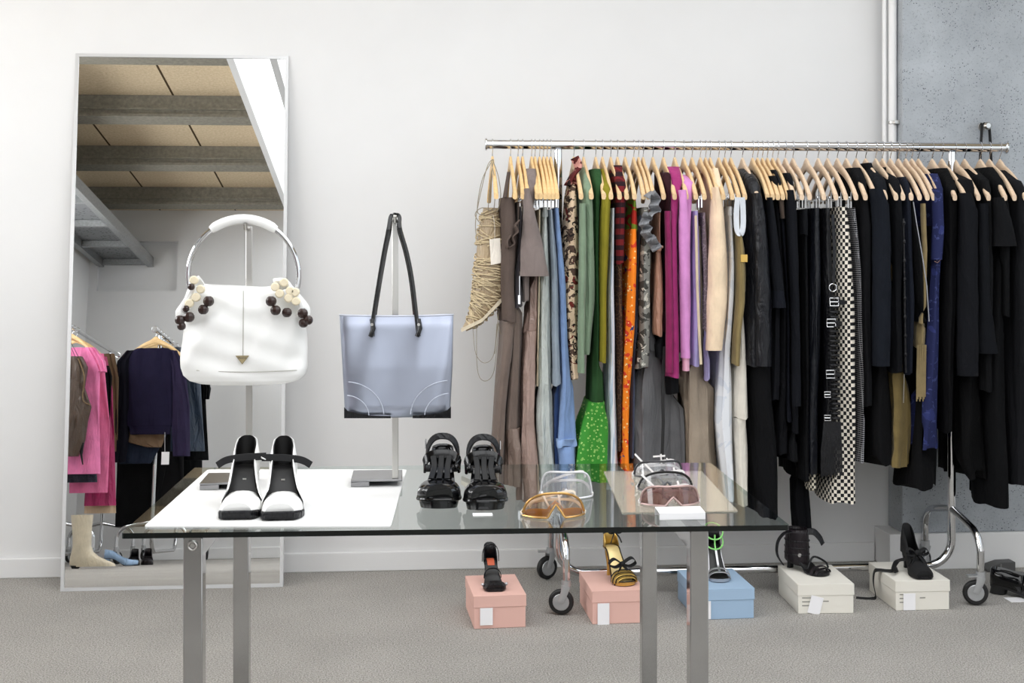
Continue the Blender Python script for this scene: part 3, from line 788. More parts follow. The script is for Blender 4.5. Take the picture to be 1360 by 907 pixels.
g('dress', 'mauve-grey lace dress with a lavender tail', 'dress', 937,
  [('body', spots('mauve_lace', (126, 112, 118), [(55, .04, (168, 150, 158), 'line')]), .17, [(282, 932, 939), (360, 933, 943), (440, 934, 944)], S()),
   ('tail', fabric('lavender_silk', (170, 160, 206), kind='satin'), .17, [(439, 934, 944), (505, 936, 944)], S())], clip=True, short='mauve lace dress')
g('gown', 'full charcoal grey gown filling the gap below the short tops', 'gown', 848,
  [('bodice', fabric('charcoal_chiffon', (106, 106, 108), kind='sheer'), .11, [(300, 848, 856), (400, 848, 866), (465, 846, 890)], S()),
   ('skirt', fabric('charcoal_chiffon', (0, 0, 0)), .12, [(464, 846, 890), (500, 842, 912), (560, 840, 916), (618, 840, 918), (655, 840, 918)], S(amp=.012, waves=13, bt=.05, bx=at_y(878, 400, RY).x))], short='charcoal grey gown')
g('gown', 'long taupe beige gown behind the pink and lavender knits', 'gown', 930,
  [('skirt', fabric('taupe_chiffon', (150, 136, 120), kind='sheer'), .13, [(300, 926, 932), (420, 924, 942), (490, 908, 950), (560, 906, 954), (620, 904, 957), (655, 904, 957)], S(amp=.010, waves=12, bt=.045, bx=at_y(930, 400, RY).x))], short='long taupe gown')
cream = fabric('cream_wool', (232, 208, 178))
g('jacket', 'cream collarless jacket with straight sleeves', 'jacket', 943,
  [('body', cream, .19, [(240, 949, 956, .09), (262, 949, 961, .17), (300, 948, 966), (400, 950, 971), (450, 950, 966)], S(cap=False)),
   ('sleeve', cream, .235, [(248, 949, 957), (275, 947, 963), (330, 945, 966), (400, 942, 967), (466, 940, 961)], S(sleeve=.07))], short='cream jacket')
g('jeans', 'white and pale grey washed jeans below the cream jacket', 'jeans', 954.5,
  [('leg', spots('white_denim', (226, 228, 232), [(16, .56, (212, 217, 225), 'blot')]), .17, [(276, 967, 974), (350, 970, 977), (440, 963, 975), (500, 958, 973), (560, 954, 975), (640, 963, 977), (668, 965, 977)], S(amp=.005)),
   ('waistband', fabric('white_band', (214, 218, 224)), .173, [(274, 967, 975), (286, 967, 975)], S())], clip=True, short='white washed jeans')
g('trousers', 'off-white trousers with a fold across the knee', 'trousers', 962.5,
  [('upper_leg', fabric('off_white_twill', (222, 216, 204)), .16, [(282, 979, 984), (400, 982, 987), (490, 976, 995), (556, 974, 996)], S()),
   ('lower_leg', fabric('off_white_twill', (0, 0, 0)), .157, [(556, 976, 995), (610, 979, 997), (672, 982, 998)], S())], clip=True, short='off-white folded trousers')
def halter7(T, hx):
    P = [at_y(x, y, RY - .205) for x, y in ((980, 262), (978, 285), (979, 305), (984, 311), (987, 300), (987, 280), (986, 262))]
    MB().band(spline(P, 5), .022, .004, (1, .2, 0)).build('white_strap', fabric('white_band', (0, 0, 0)), T, True, label='white halter strap')
    MB().box(*[tuple(v) for v in (at_y(984, 348, RY - .212), at_y(992, 338, RY - .204))]).build('buckle', M['gold'], T, True)
g('top', 'khaki utility top with white straps and a small buckle', 'top', 970.5,
  [('body', fabric('khaki_twill', (138, 122, 82)), .2, [(302, 979, 986), (330, 979, 992), (400, 979, 993), (440, 976, 988), (485, 974, 985)], S())], short='khaki top', extra=halter7)
lea = fabric('navy_black_leather', (20, 21, 26), kind='leather')
g('blazer', 'wide black leather blazer, first of the black garments', 'blazer', 986,
  [('body', lea, .19, [(224, 984, 995, .05), (250, 989, 1008, .14), (272, 991, 1016), (330, 991, 1021), (400, 992, 1026), (486, 991, 1026)], S(cap=False)),
   ('sleeve', lea, .24, [(256, 1002, 1013), (290, 1003, 1020), (330, 1004, 1023), (400, 1005, 1028), (487, 1006, 1029)], S(sleeve=.08))], short='wide black leather blazer', tint='pale')
hp = dict(tint='tan')
g('trousers', 'black wide trousers whose leg reaches the right end of the glass table', 'trousers', 999.5,
  [('leg', blk(), .17, [(300, 1016, 1022), (400, 1014, 1026), (487, 995, 1030), (560, 998, 1032), (586, 1001, 1034), (640, 1006, 1036), (690, 1018, 1036)], S())], short='black wide trousers', **hp)
g('jacket', 'black denim jacket with a flared bell cuff', 'jacket', 1006,
  [('body', blk((24, 26, 34)), .18, [(258, 1020, 1028), (300, 1024, 1034), (400, 1028, 1040), (532, 1024, 1040)], S()),
   ('sleeve', blk((26, 29, 38)), .235, [(262, 1021, 1028), (300, 1023, 1034), (350, 1026, 1040), (388, 1030, 1044)], S(sleeve=.06)),
   ('cuff', blk((30, 34, 46)), .24, [(386, 1029.5, 1044.5), (409, 1029, 1047.5)], S(sleeve=.075))], short='black bell-cuffed jacket', **hp)
g('dress', 'black straight dress ending level with the table top, behind the bell-cuffed jacket', 'dress', 1012.5,
  [('body', blk((17, 18, 24)), .17, [(248, 1024, 1030, .14), (300, 1030, 1038), (400, 1038, 1046), (500, 1036, 1050), (604, 1034, 1051)], S(cap=False))], short='black straight dress', **hp)
g('top', 'blackish navy top with brown shoulder, between two black dresses', 'top', 1019,
  [('body', blk((24, 27, 40)), .185, [(238, 1026, 1032, .10), (262, 1031, 1040, .17), (330, 1038, 1046), (400, 1043, 1050), (560, 1043, 1056)], S(cap=False)),
   ('shoulder_patch', fabric('brown_cloth', (74, 62, 54)), .2, [(262, 1034, 1042), (290, 1038, 1044)], S(sleeve=.05))], short='blackish navy top', **hp)
g('dress', 'slim black dress tucked behind the rounded black jacket', 'dress', 1026,
  [('body', blk(), .165, [(270, 1040, 1046), (330, 1044, 1050), (480, 1050, 1057), (612, 1047, 1064)], S())], short='slim black dress', **hp)
g('jacket', 'black jacket with a smooth rounded shoulder, before the clipped black skirts', 'jacket', 1033,
  [('body', blk((20, 22, 30)), .19, [(244, 1042, 1052, .12), (260, 1047, 1057, .17), (300, 1049, 1062), (430, 1052, 1062), (575, 1052, 1063)], S(cap=False)),
   ('sleeve', blk((22, 25, 34)), .225, [(252, 1048, 1056), (275, 1047, 1060), (340, 1049, 1063), (430, 1053, 1065), (540, 1054, 1066)], S(sleeve=.06))], short='rounded black jacket', tint='pale')
g('leggings', 'black tapered legging hanging down to the bootie on the cream box', 'leggings', 1043,
  [('leg', blk((18, 19, 25)), .055, [(282, 1058, 1064), (400, 1060, 1068), (560, 1055, 1068), (600, 1052, 1069), (640, 1054, 1073), (680, 1058, 1077), (706, 1063, 1079)], S(bx=at_y(1060, 400, RY).x, bt=.012))], short='black tapered legging', tint='pale', clip=True)
g('skirt', 'black pencil skirt with a deep waistband, hung from clips', 'skirt', 1053,
  [('body', blk((16, 17, 21)), .18, [(310, 1066, 1075), (400, 1067, 1075), (640, 1068, 1078)], S()),
   ('waistband', blk((22, 24, 30)), .186, [(278, 1063, 1076), (312, 1063, 1076)], S())], clip=True, short='black pencil skirt', tint='pale')
def hem8(T, hx): pass
g('trousers', 'black shiny leather trousers with a checked lining at the hem', 'trousers', 1071,
  [('leg', fabric('shiny_leather', (19, 21, 27), kind='leather'), .18, [(276, 1079, 1092), (350, 1077, 1093), (500, 1075, 1092), (560, 1073, 1092), (630, 1073, 1091)], S(amp=.004)),
   ('hem_lining', checker('small_check', (16, 16, 18), (214, 206, 188), 95, 95), .16, [(626, 1075, 1087), (652, 1077, 1087)], S())], clip=True, short='shiny leather trousers', tint='pale')
def buck9(T, hx):
    lw = M['black_leather']
    def pt(x, y, d=.2): return at_y(x, y, RY - d)
    MB().band(spline([pt(1106, 285, .19), pt(1108, 330, .2), pt(1107, 375, .205)], 6), .012, .004, (1, 0, 0)).build('hanging_strap', lw, T, True)
    MB().tube(arc(tuple(pt(1106, 382, .212)), .014, 0, 2 * pi, 20)[:-1], .0022, 8, closed=True).build('ring', M['chrome'], T, True)
    for x, y, s in ((1108, 401, 1), (1104, 429, 1), (1103, 497, 1), (1099, 524, .7), (1099, 555, .7)):
        c = pt(x, y, .216); w, h = .016 * s, .014 * s
        P = [c + Vector((a * w, 0, b * h)) for a, b in ((-1, -1), (1, -1), (1, 1), (-1, 1))]
        B = MB().tube([q for q in P], .0022, 8, closed=True); B.tube([c + Vector((-w, 0, 0)), c + Vector((w * .8, -.002, 0))], .0016, 6); B.build('buckle', M['chrome'], T, True, label='square silver buckle')
        MB().band([c + Vector((-.5 * w, .006, 0)), c + Vector((1.2 * w, .004, 0)), c + Vector((2.8 * w, .018, -.004))], .018 * s, .004, (0, 0, 1)).build('buckle_strap', lw, T, True)
    m = MB()
    for k in range(26): m.tube(arc(tuple(pt(1106 + .35 * k / 3, 395 + k * 6.4, .198)), .017, 0, 2 * pi, 14, ('x', 'y'))[:-1], .0042, 6, closed=True)
    m.build('coiled_leather', lw, T, True)
    m = MB()
    for k in range(14):
        x = 1091 + k * 2.05
        m.band([pt(1095 + k * 1.6, 560, .205), pt(x, 600, .207), pt(x + .3, 634 - (k % 3) * 3, .206)], .0055, .002, (1, 0, 0))
    m.build('fringe', lw, T, True)
g('skirt', 'black leather strapped skirt with silver buckles and fringe', 'skirt', 1086.5,
  [('body', fabric('strapped_leather', (18, 18, 21), kind='leather'), .18, [(276, 1094, 1106), (380, 1095, 1111), (500, 1097, 1114), (560, 1094, 1117), (632, 1091, 1117)], S())], clip=True, short='buckled leather skirt', tint='pale', extra=buck9)
chk = checker('cream_black_check', (18, 18, 20), (226, 218, 204), 76, 76)
g('skirt', 'long black and cream checked skirt hanging almost to the skirting board', 'skirt', 1099,
  [('body', chk, .19, [(274, 1115, 1127), (300, 1114, 1133), (400, 1114, 1140), (500, 1110, 1141), (600, 1107, 1142), (670, 1105, 1143)], S(amp=.003, waves=5))], clip=True, short='checked skirt', tint='pale')
g('jacket', 'black and white tweed piece seen edge-on behind the checked skirt', 'jacket', 1112,
  [('body', stripes('tweed', (24, 24, 30), (176, 176, 180), sz=130, sy=160, width=.25), .17, [(276, 1130, 1139), (330, 1137, 1143), (400, 1141, 1147), (560, 1145, 1151), (615, 1142, 1150)], S())], clip=True, short='tweed piece', tint='pale')
g('sweater', 'plain black fine knit just right of the checked skirt', 'sweater', 1124,
  [('body', blk((20, 21, 26)), .195, [(236, 1134, 1146, .08), (258, 1138, 1155, .16), (300, 1144, 1161), (400, 1146, 1162), (540, 1148, 1163)], S(cap=False))], short='plain black knit', tint='pale')
g('skirt', 'black skirt with a slanting hem in front of the pillar edge', 'skirt', 1137,
  [('body', blk((15, 15, 18)), .15, [(300, 1160, 1164), (400, 1164, 1170), (488, 1160, 1186), (560, 1156, 1196), (612, 1158, 1198)], S(hem=.02))], short='slant-hemmed black skirt', tint='pale')
g('coat', 'black coat with upright collar and blue sheen on its sleeve', 'coat', 1149.6,
  [('body', blk((26, 30, 38)), .19, [(222, 1152, 1161, .05), (245, 1156, 1178, .14), (268, 1162, 1184), (330, 1164, 1186), (400, 1165, 1186), (480, 1164, 1184)], S(cap=False)),
   ('sleeve', blk((30, 36, 48)), .24, [(250, 1160, 1176), (272, 1163, 1185), (300, 1164, 1187), (400, 1164, 1187), (487, 1163, 1186)], S(sleeve=.08)),
   ('collar', blk((22, 25, 32)), .06, [(216, 1150, 1160), (236, 1152, 1166)], S(cap=False))], short='black coat with upright collar', tint='pale')
g('skirt', 'olive khaki suede skirt whose hem shows above the skirting box', 'skirt', 1163,
  [('body', fabric('olive_suede', (112, 96, 58), kind='velvet'), .14, [(300, 1178, 1184), (480, 1184, 1206), (540, 1186, 1214), (620, 1178, 1217)], S(amp=.008, waves=10))], short='olive suede skirt', tint='pale')
def lace10(T, hx):
    for k in range(8):
        y = 296 + k * 25; c = at_y(1200.5 + .3 * k, y, RY - .215)
        MB().ball(c, .006, 8, 6, 1.5).build('lacing_knot', M['black_leather'], T, True)
    MB().tube([at_y(1200, 290, RY - .213), at_y(1203, 495, RY - .213)], .0035, 8).build('lacing_cord', M['black_leather'], T, True)
    MB().tube([at_y(1201, 497, RY - .19), at_y(1200, 535, RY - .19)], .001, 5).build('hanging_drawstring', M['satin_steel'], T, True)
g('blazer', 'black blazer with corded lacing down the front edge', 'blazer', 1172,
  [('body', blk((23, 25, 31)), .2, [(228, 1170, 1182, .05), (250, 1178, 1194, .14), (280, 1184, 1199), (400, 1187, 1203), (495, 1187, 1204)], S(cap=False)),
   ('collar', blk((26, 28, 34)), .055, [(222, 1168, 1180), (240, 1172, 1186)], S(cap=False))], short='laced black blazer', tint='pale', extra=lace10)
g('blouse', 'dark navy blouse sleeve hanging beside the corded lacing', 'blouse', 1182.5,
  [('body', blk((30, 36, 52)), .2, [(248, 1196, 1206, .14), (280, 1201, 1212), (350, 1204, 1215), (400, 1205, 1217), (497, 1205, 1214)], S(cap=False))], short='dark navy blouse', tint='pale')
def pipe11(T, hx): seam_tube(T, [(1213, 268), (1218, 300), (1225, 340), (1231, 380), (1234, 427)], .002, plain('pale_piping', (150, 152, 158), .5), 'piping', .202)
g('vest', 'black vest edged with pale piping on its curved front', 'vest', 1193,
  [('body', blk((17, 18, 21)), .195, [(266, 1209, 1215), (300, 1211, 1219), (340, 1215, 1226), (400, 1219, 1232), (428, 1220, 1234)], S())], short='piped black vest', tint='pale', extra=pipe11)
sued = fabric('khaki_suede', (132, 116, 82), kind='velvet')
def fr12(T, hx):
    m = MB()
    for k in range(9):
        x = 1218.5 + k * 1.4; m.band([at_y(x, 458, RY - .19 - .004 * (k % 2)), at_y(x - .8, 500, RY - .192), at_y(x - 1.0, 533 - (k % 3) * 3, RY - .19)], .0042, .003, (1, 0, 0))
    m.build('fringe', sued, T, True)
g('bag', 'khaki suede fringed pouch hung between black vest and indigo denim', 'bag', 1203,
  [('strap', sued, .2, [(270, 1225, 1231), (330, 1227, 1233), (430, 1222, 1231)], S(sleeve=.03)),
   ('pouch', sued, .18, [(428, 1221, 1232), (445, 1219, 1232), (462, 1218, 1231)], S())], short='khaki fringed pouch', tint='pale', extra=fr12)
g('skirt', 'black satin skirt showing below the indigo denim hem', 'skirt', 1211,
  [('body', blk((12, 12, 15)), .15, [(300, 1234, 1239), (500, 1222, 1246), (600, 1212, 1253), (648, 1206, 1254)], S(hem=.01))], short='black satin skirt', tint='pale')
ind = spots('indigo_denim', (28, 34, 74), [(16, .60, (40, 48, 98), 'blot'), (60, .64, (56, 64, 110), 'blot')])
def st13(T, hx):
    o = plain('tan_stitching', (150, 120, 110), .7)
    seam_tube(T, [(1247, 262), (1251, 268), (1250, 300), (1249, 340), (1244, 346)], .0012, o, 'stitching', .212); seam_tube(T, [(1241, 347), (1245, 349), (1250, 344)], .0012, o, 'stitching', .212)
g('jacket', 'indigo denim long jacket with pale stitching', 'jacket', 1219.7,
  [('body', ind, .195, [(243, 1240, 1250, .12), (262, 1243, 1257), (300, 1243, 1256), (345, 1241, 1253), (400, 1237, 1251), (500, 1229, 1252), (597, 1221, 1254)], S(cap=False, amp=.004)),
   ('sleeve', ind, .225, [(250, 1243, 1255), (300, 1244, 1257), (345, 1242, 1254)], S(sleeve=.06))], short='indigo denim jacket', tint='pale', extra=st13)
g('dress', 'black velvet dress ending where the right post shows', 'dress', 1238,
  [('body', blk((14, 14, 17), 'velvet'), .19, [(236, 1250, 1262, .08), (262, 1255, 1277), (300, 1257, 1279), (400, 1255, 1275), (440, 1253, 1273), (575, 1256, 1268)], S(cap=False))], short='black velvet dress', tint='pale')
g('coat', 'black coat with a broad square shoulder in front of the pillar', 'coat', 1251,
  [('body', blk((15, 15, 19)), .19, [(232, 1264, 1278, .06), (252, 1272, 1294, .15), (275, 1279, 1301), (400, 1280, 1303), (490, 1280, 1302)], S(cap=False)),
   ('sleeve', blk((20, 22, 29)), .235, [(256, 1277, 1294), (280, 1279, 1303), (400, 1279, 1305), (500, 1278, 1304)], S(sleeve=.08))], short='square-shouldered black coat', tint='pale')
g('dress', 'black dress with a scalloped edge and slanting hem near the right post', 'dress', 1268,
  [('body', blk((13, 13, 15)), .15, [(300, 1292, 1298), (480, 1277, 1312), (600, 1276, 1316), (632, 1288, 1318)], S(hem=.02, amp=.006))], short='scalloped black dress', tint='pale')
g('jacket', 'black jacket with short collar, fourth garment from the right end', 'jacket', 1281,
  [('body', blk((16, 17, 20)), .195, [(224, 1284, 1298, .05), (250, 1296, 1314, .14), (280, 1306, 1322), (400, 1306, 1323), (520, 1305, 1324)], S(cap=False)),
   ('sleeve', blk((22, 25, 32)), .225, [(270, 1303, 1316), (400, 1302, 1320), (470, 1300, 1331)], S(sleeve=.07))], short='short-collared black jacket', tint='pale')
g('t_shirt', 'black t-shirt with a wide short sleeve near the right end', 't-shirt', 1302,
  [('body', blk((15, 16, 19)), .19, [(238, 1310, 1322, .07), (262, 1318, 1338, .16), (290, 1324, 1346), (420, 1326, 1344)], S(cap=False)),
   ('sleeve', blk((17, 18, 22)), .24, [(262, 1322, 1338), (290, 1323, 1350), (327, 1322, 1358)], S(sleeve=.10))], short='wide-sleeved black t-shirt', tint='pale')
g('dress', 'very long black dress hanging lowest at the right end', 'dress', 1314,
  [('body', blk((15, 16, 19)), .17, [(300, 1326, 1334), (400, 1318, 1340), (500, 1311, 1344), (600, 1312, 1345), (674, 1313, 1345)], S())], short='very long black dress', tint='pale')
g('jacket', 'charcoal jacket at the far right end cut by the picture edge', 'jacket', 1328,
  [('body', blk((28, 29, 34)), .195, [(226, 1326, 1338, .06), (250, 1336, 1354, .15), (290, 1348, 1368), (400, 1349, 1371), (645, 1350, 1372)], S(cap=False))], short='charcoal jacket', tint='pale')

settle([(.536, .576, RY - .034, RY + .034, 0, 1.67), (2.055, 2.095, RY - .034, RY + .034, 0, 1.67)], 7)
# ================================================================ shoes
WT = {'round': [(0, .30), (.03, .62), (.08, .84), (.18, 1.0), (.30, 1.0), (.5, .76), (.66, .62), (.82, .66), (.93, .6), (.98, .42), (1, .2)],
      'square': [(0, .66), (.03, .80), (.10, .94), (.22, 1.0), (.32, 1.0), (.5, .76), (.66, .62), (.82, .66), (.93, .6), (.98, .42), (1, .2)],
      'point': [(0, .12), (.05, .36), (.12, .66), (.24, .98), (.32, 1.0), (.5, .76), (.66, .62), (.82, .64), (.93, .58), (.98, .4), (1, .2)]}
class Last:
    """footbed of a shoe: toe towards -y, heel at +y"""
    def __init__(s, L, W, H, P, toe='round', asym=0.0, spring=.006):
        s.L, s.W, s.H, s.P, s.toe, s.asym, s.spring = L, W, H, P, toe, asym, spring
    def w(s, q): return s.W * interp(WT[s.toe], q)
    def y(s, q): return s.L * (q - .5)
    def z(s, q): return s.P + s.H * smooth((q - .30) / .52) + s.spring * smooth(1 - q / .2)
    def cx(s, q): return s.asym * (sin(pi * min(1, q / .6)) - .3)
    def edge(s, q, side, k=1.0): return Vector((s.cx(q) + side * s.w(q) * k, s.y(q), s.z(q)))
QS = [0, .015, .04, .08, .13, .19, .26, .33, .4, .47, .54, .61, .68, .75, .82, .88, .93, .965, .985, 1]
def sole_mb(l, th, flat=True):
    """insole board th thick; with a platform it reaches the ground at the forefoot"""
    rings = []
    for q in QS:
        zt = l.z(q); zb = zt - th
        if flat: zb = lerp(0, zb, smooth((q - .34) / .14)) + l.spring * smooth(1 - q / .15) * .7
        w, c, y = l.w(q), l.cx(q), l.y(q)
        rings.append([Vector((c - w, y, zt)), Vector((c + w, y, zt)), Vector((c + w * 1.03, y, lerp(zb, zt, .5))), Vector((c + w * .96, y, zb)), Vector((c - w * .96, y, zb)), Vector((c - w * 1.03, y, lerp(zb, zt, .5)))])
    return MB().loft(rings)
def heel_mb(l, th, top=.8, bot=.55, q0=.80):
    y0, y1 = l.y(q0), l.y(.985); zt = l.z(.9) - th; rings = []
    for k in range(9):
        t = k / 8; s_ = lerp(top, bot, smooth(t * 1.3)); z = lerp(zt + .002, 0, t)
        cy = lerp((y0 + y1) / 2, lerp((y0 + y1) / 2, y1, .25), t); hy = (y1 - y0) / 2 * s_; hx = l.w(.86) * s_
        rings.append([Vector((l.cx(.9) + hx * math.copysign(abs(cos(a)) ** .8, cos(a)), cy + hy * math.copysign(abs(sin(a)) ** .8, sin(a)), z)) for a in [2 * pi * j / 16 for j in range(16)]])
    return MB().loft(rings)
def arch_pts(l, q, h, k=1.0, lean=0, n=14, sq=.75):
    o = []
    for i in range(n + 1):
        a = pi * i / n; c, s_ = cos(a), sin(a)
        o.append(Vector((l.cx(q) - l.w(q) * k * math.copysign(abs(c) ** .8, c), l.y(q) + lean * s_, l.z(q) - .004 + h * s_ ** sq)))
    return o
def vamp_mb(l, q0, q1, h0, h1, k=1.03, n=9, dip=.0):
    rings = []
    for i in range(n + 1):
        t = i / n; q = lerp(q0, q1, t); h = lerp(h0, h1, t ** .7)
        rings.append(arch_pts(l, q, h, k, dip * t ** 3))
    m = MB().loft(rings, closed=False)
    if q0 < .05:
        m.add(rings[0], [tuple(range(len(rings[0])))])
    return m
def quarter_mb(l, q0, hs, k=1.02, tilt=.12, inset=0):
    """side and heel wall from the vamp round the heel, hs: [(q, height)]"""
    qs = [q for q in QS if q > q0]; path = [(q0, -1)] + [(q, -1) for q in qs] + [(q, 1) for q in reversed(qs)] + [(q0, 1)]
    lo, mid, hi = [], [], []
    for q, s_ in path:
        e = l.edge(q, s_, k) - Vector((0, inset * smooth((q - .8) / .16), 0)); h = interp(hs, q)
        inw = Vector((-s_ * l.w(q) * tilt, -.004 * smooth((q - .9) / .1), 0))
        lo.append(e - Vector((0, 0, .004))); mid.append(e + Vector((0, 0, h * .5)) + inw * .15); hi.append(e + Vector((0, 0, h)) + inw)
    return MB().loft([lo, mid, hi], closed=False)
def strap_over(l, q, h, w, th, k=1.05, lean=0, sq=.75):
    return MB().band(arch_pts(l, q, h, k, lean, 18, sq), w, th, (0, 1, .25))
def ankle_loop(l, h, rad, w, th, tilt=.02, yo=0, n=26):
    c = Vector((l.cx(.9), l.y(.84) + yo, l.z(.9) + h)); P = [c + Vector((rad * .92 * cos(2 * pi * k / n), rad * 1.15 * sin(2 * pi * k / n), -tilt * sin(2 * pi * k / n))) for k in range(n)]
    return MB().tube(P, th / 2, 8, closed=True, ry=w / 2, up=(0, 0, 1), sq=.5)
def place(px, py, z, hpx, L, top_py):
    """toe point from the photo, heel column hpx: gives centre and turn of a shoe of length L pointing at the viewer"""
    t = at_z(px, py, z); h = at_y(hpx, top_py, t.y + L * .97)
    d = Vector((h.x - t.x, h.y - t.y, 0)); rz = math.atan2(-d.x, d.y)
    c = t + d * .5; return Vector((c.x, c.y, z)), rz

# white pumps --------------------------------------------------------------
def white_pump(px, py, hpx, label, side):
    L = .205
    c, rz = place(px, py, TZ + .0035, hpx, L, 620)
    T = thing('pump_shoe', label, 'shoe', c, rz, 'white pumps on the glass table')
    l = Last(L, .0425, .072, .010, 'square', .004, .003)
    sole_mb(l, .012, True).build('sole', M['black_leather'], T)
    heel_mb(l, .010, .95, .7, .76).build('heel', M['white_leather'], T)
    vamp_mb(l, .012, .30, .026, .040, 1.0, dip=.016).build('vamp', M['white_leather'], T, solid=.002)
    rings = [[l.edge(q, s_, kk) + Vector((0, -.003 if q < .05 else 0, dz)) for s_, kk, dz in ((-1, 1.05, -.010), (-1, 1.06, .002 - .010 * q), (-1, 1.0, .007 - .02 * q))] for q in (.30, .22, .13, .08, .04, .0)]
    rings += [[l.edge(q, s_, kk) + Vector((0, -.003 if q < .05 else 0, dz)) for s_, kk, dz in ((1, 1.05, -.010), (1, 1.06, .002 - .010 * q), (1, 1.0, .007 - .02 * q))] for q in (.0, .04, .08, .13, .22, .30)]
    MB().loft(rings, closed=False).build('toe_bumper', M['black_leather'], T, solid=.002)
    hs = [(.28, .038), (.42, .032), (.6, .037), (.8, .046), (.92, .058), (1, .065)]
    quarter_mb(l, .29, hs, 1.06, .24).build('quarter', M['white_leather'], T, solid=.002)
    quarter_mb(l, .29, [(a, b + .0015) for a, b in hs], .97, .27, .003).build('lining', M['black_lining'], T)
    l2 = Last(L, .040, .072, .0115, 'square', .004, .003); sole_mb(l2, .002, False).build('insole', M['black_lining'], T)
    MB().box((-.004, l.y(.62), l.z(.62) + .0025), (.004, l.y(.635), l.z(.635) + .003)).build('insole_mark', M['satin_steel'], T)
    P = [Vector((x, l.y(.70) - .006 + .0012 * cos(x * 90), l.z(.60) + .050 + dz)) for x, dz in [(side * a, b) for a, b in ((-.046, .006), (-.02, .005), (0, .004), (.03, .001), (.046, -.004), (.060, -.013))]]
    MB().band(spline(P, 5), .016, .003, (0, .3, 1)).build('strap', M['black_velvet'], T)
    m = MB().band([l.edge(.72, -side, 1.04), l.edge(.70, -side, 1.05) + Vector((0, 0, .03)), P[0]], .012, .003, (0, 1, 0))
    m.build('strap_end', M['white_leather'], T)
    return T
white_pump(315, 690, 330, 'left of two white leather pumps with black strap on the white sheet', -1)
white_pump(372, 691, 378, 'right of two white leather pumps with black strap on the white sheet', 1)

# black platform sandals ---------------------------------------------------
def black_sandal(px, py, hpx, label, s):
    L = .19
    c, rz = place(px, py, TZ + .001, hpx, L, 620)
    T = thing('platform_sandal', label, 'shoe', c, rz, 'black sandals on the glass table')
    l = Last(L, .042, .052, .024, 'round', s * .003, .004)
    sole_mb(l, .010, True).build('platform', M['patent'], T)
    heel_mb(l, .010, .95, .75, .76).build('heel', M['patent'], T)
    vamp_mb(l, .03, .30, .030, .036, 1.12, dip=.01).build('toe_band', M['patent'], T, solid=.003)
    MB().tube([l.edge(q, -1, 1.10) - Vector((0, 0, .006)) for q in (.3, .2, .1, .05, .015)] + [l.edge(q, 1, 1.10) - Vector((0, 0, .006)) for q in (.015, .05, .1, .2, .3)], .004, 8).build('welt', M['patent'], T)
    q0 = l.edge(.3, 0) + Vector((0, 0, .034))
    for x in (-.020, 0, .020):
        MB().band(spline([q0 + Vector((x * .9, 0, 0)), Vector((x * .75, l.y(.5), l.z(.5) + .036)), Vector((x * .9, l.y(.64), l.z(.64) + .036))], 5), .013, .003, (1, 0, 0)).build('t_strap', plain('black_strap', (8, 8, 9), .3, spec=.2), T)
    MB().tube(arch_pts(l, .66, .042, 1.5, 0, 18, .5), .003, 8, ry=.011, up=(0, .35, 1), sq=.5).build('instep_strap', M['patent'], T)
    for sd in (-1, 1): MB().tube([Vector((sd * .036, l.y(.62), l.z(.62) + .012)), Vector((sd * .024, l.y(.62), l.z(.62) + .012))], .0085, 14).build('side_roll', M['black_leather'], T)
    quarter_mb(l, .80, [(.8, .012), (.9, .034), (1, .04)]).build('heel_cup', M['patent'], T, solid=.003)
    MB().tube(arch_pts(l, .84, .066, 1.34, 0, 20, .7), .0028, 8, ry=.008, up=(0, .5, 1), sq=.5).build('ankle_strap', M['black_leather'], T)
    b = l.edge(.86, s, 1.0) + Vector((s * .012, -.004, .044)); MB().tube([b + Vector((0, dy, dz)) for dy, dz in ((-.008, -.009), (.008, -.009), (.008, .009), (-.008, .009))], .0015, 6, closed=True).build('buckle', M['chrome'], T)
    MB().ball(l.edge(.6, -s, 1.15) + Vector((0, 0, .018)), .007, 10, 7).build('stud', M['patent'], T)
    return T
black_sandal(583, 677, 588, 'left of two black leather platform sandals in the middle of the glass table', -1)
black_sandal(644, 679, 642, 'right of two black leather platform sandals, white price sticker before it', 1)
p = at_z(641, 684, TZ); tag(MB().box((p.x - .021, p.y - .012, TZ + .0004), (p.x + .021, p.y + .014, TZ + .0016)).build('price_sticker', M['white_card'], None, smooth=0), 'small white price sticker lying before the black sandals', 'sticker')

# ================================================================ sheets, stands and bags on the table
def sheet(px4, name, mat, label, cat, th, r=.012):
    P = [at_z(x, y, TZ) for x, y in px4]; out = []
    for i in range(4):
        a, b, c = P[i - 1], P[i], P[(i + 1) % 4]; u = (a - b).normalized() * r; w = (c - b).normalized() * r
        for k in range(5): t = k / 4; out.append((b + u) * (1 - t) ** 2 + b * 2 * t * (1 - t) + (b + w) * t * t)
    n = len(out); lo = [Vector((v.x, v.y, TZ + .0003)) for v in out]; hi = [Vector((v.x, v.y, TZ + .0003 + th)) for v in out]
    return tag(MB().loft([lo, hi]).build(name, mat, None, smooth=0), label, cat)
sheet([(191, 701), (519, 701), (540, 625), (276, 625)], 'display_sheet', plain('white_sheet', (230, 230, 229), .8), 'thick white sheet under the white pumps on the glass table', 'sheet', .003)
sheet([(826, 682), (980, 680), (932, 627), (802, 627)], 'acrylic_sheet', M['acrylic'], 'clear cream tinted sheet under the pile of sunglasses', 'sheet', .0025, .004)

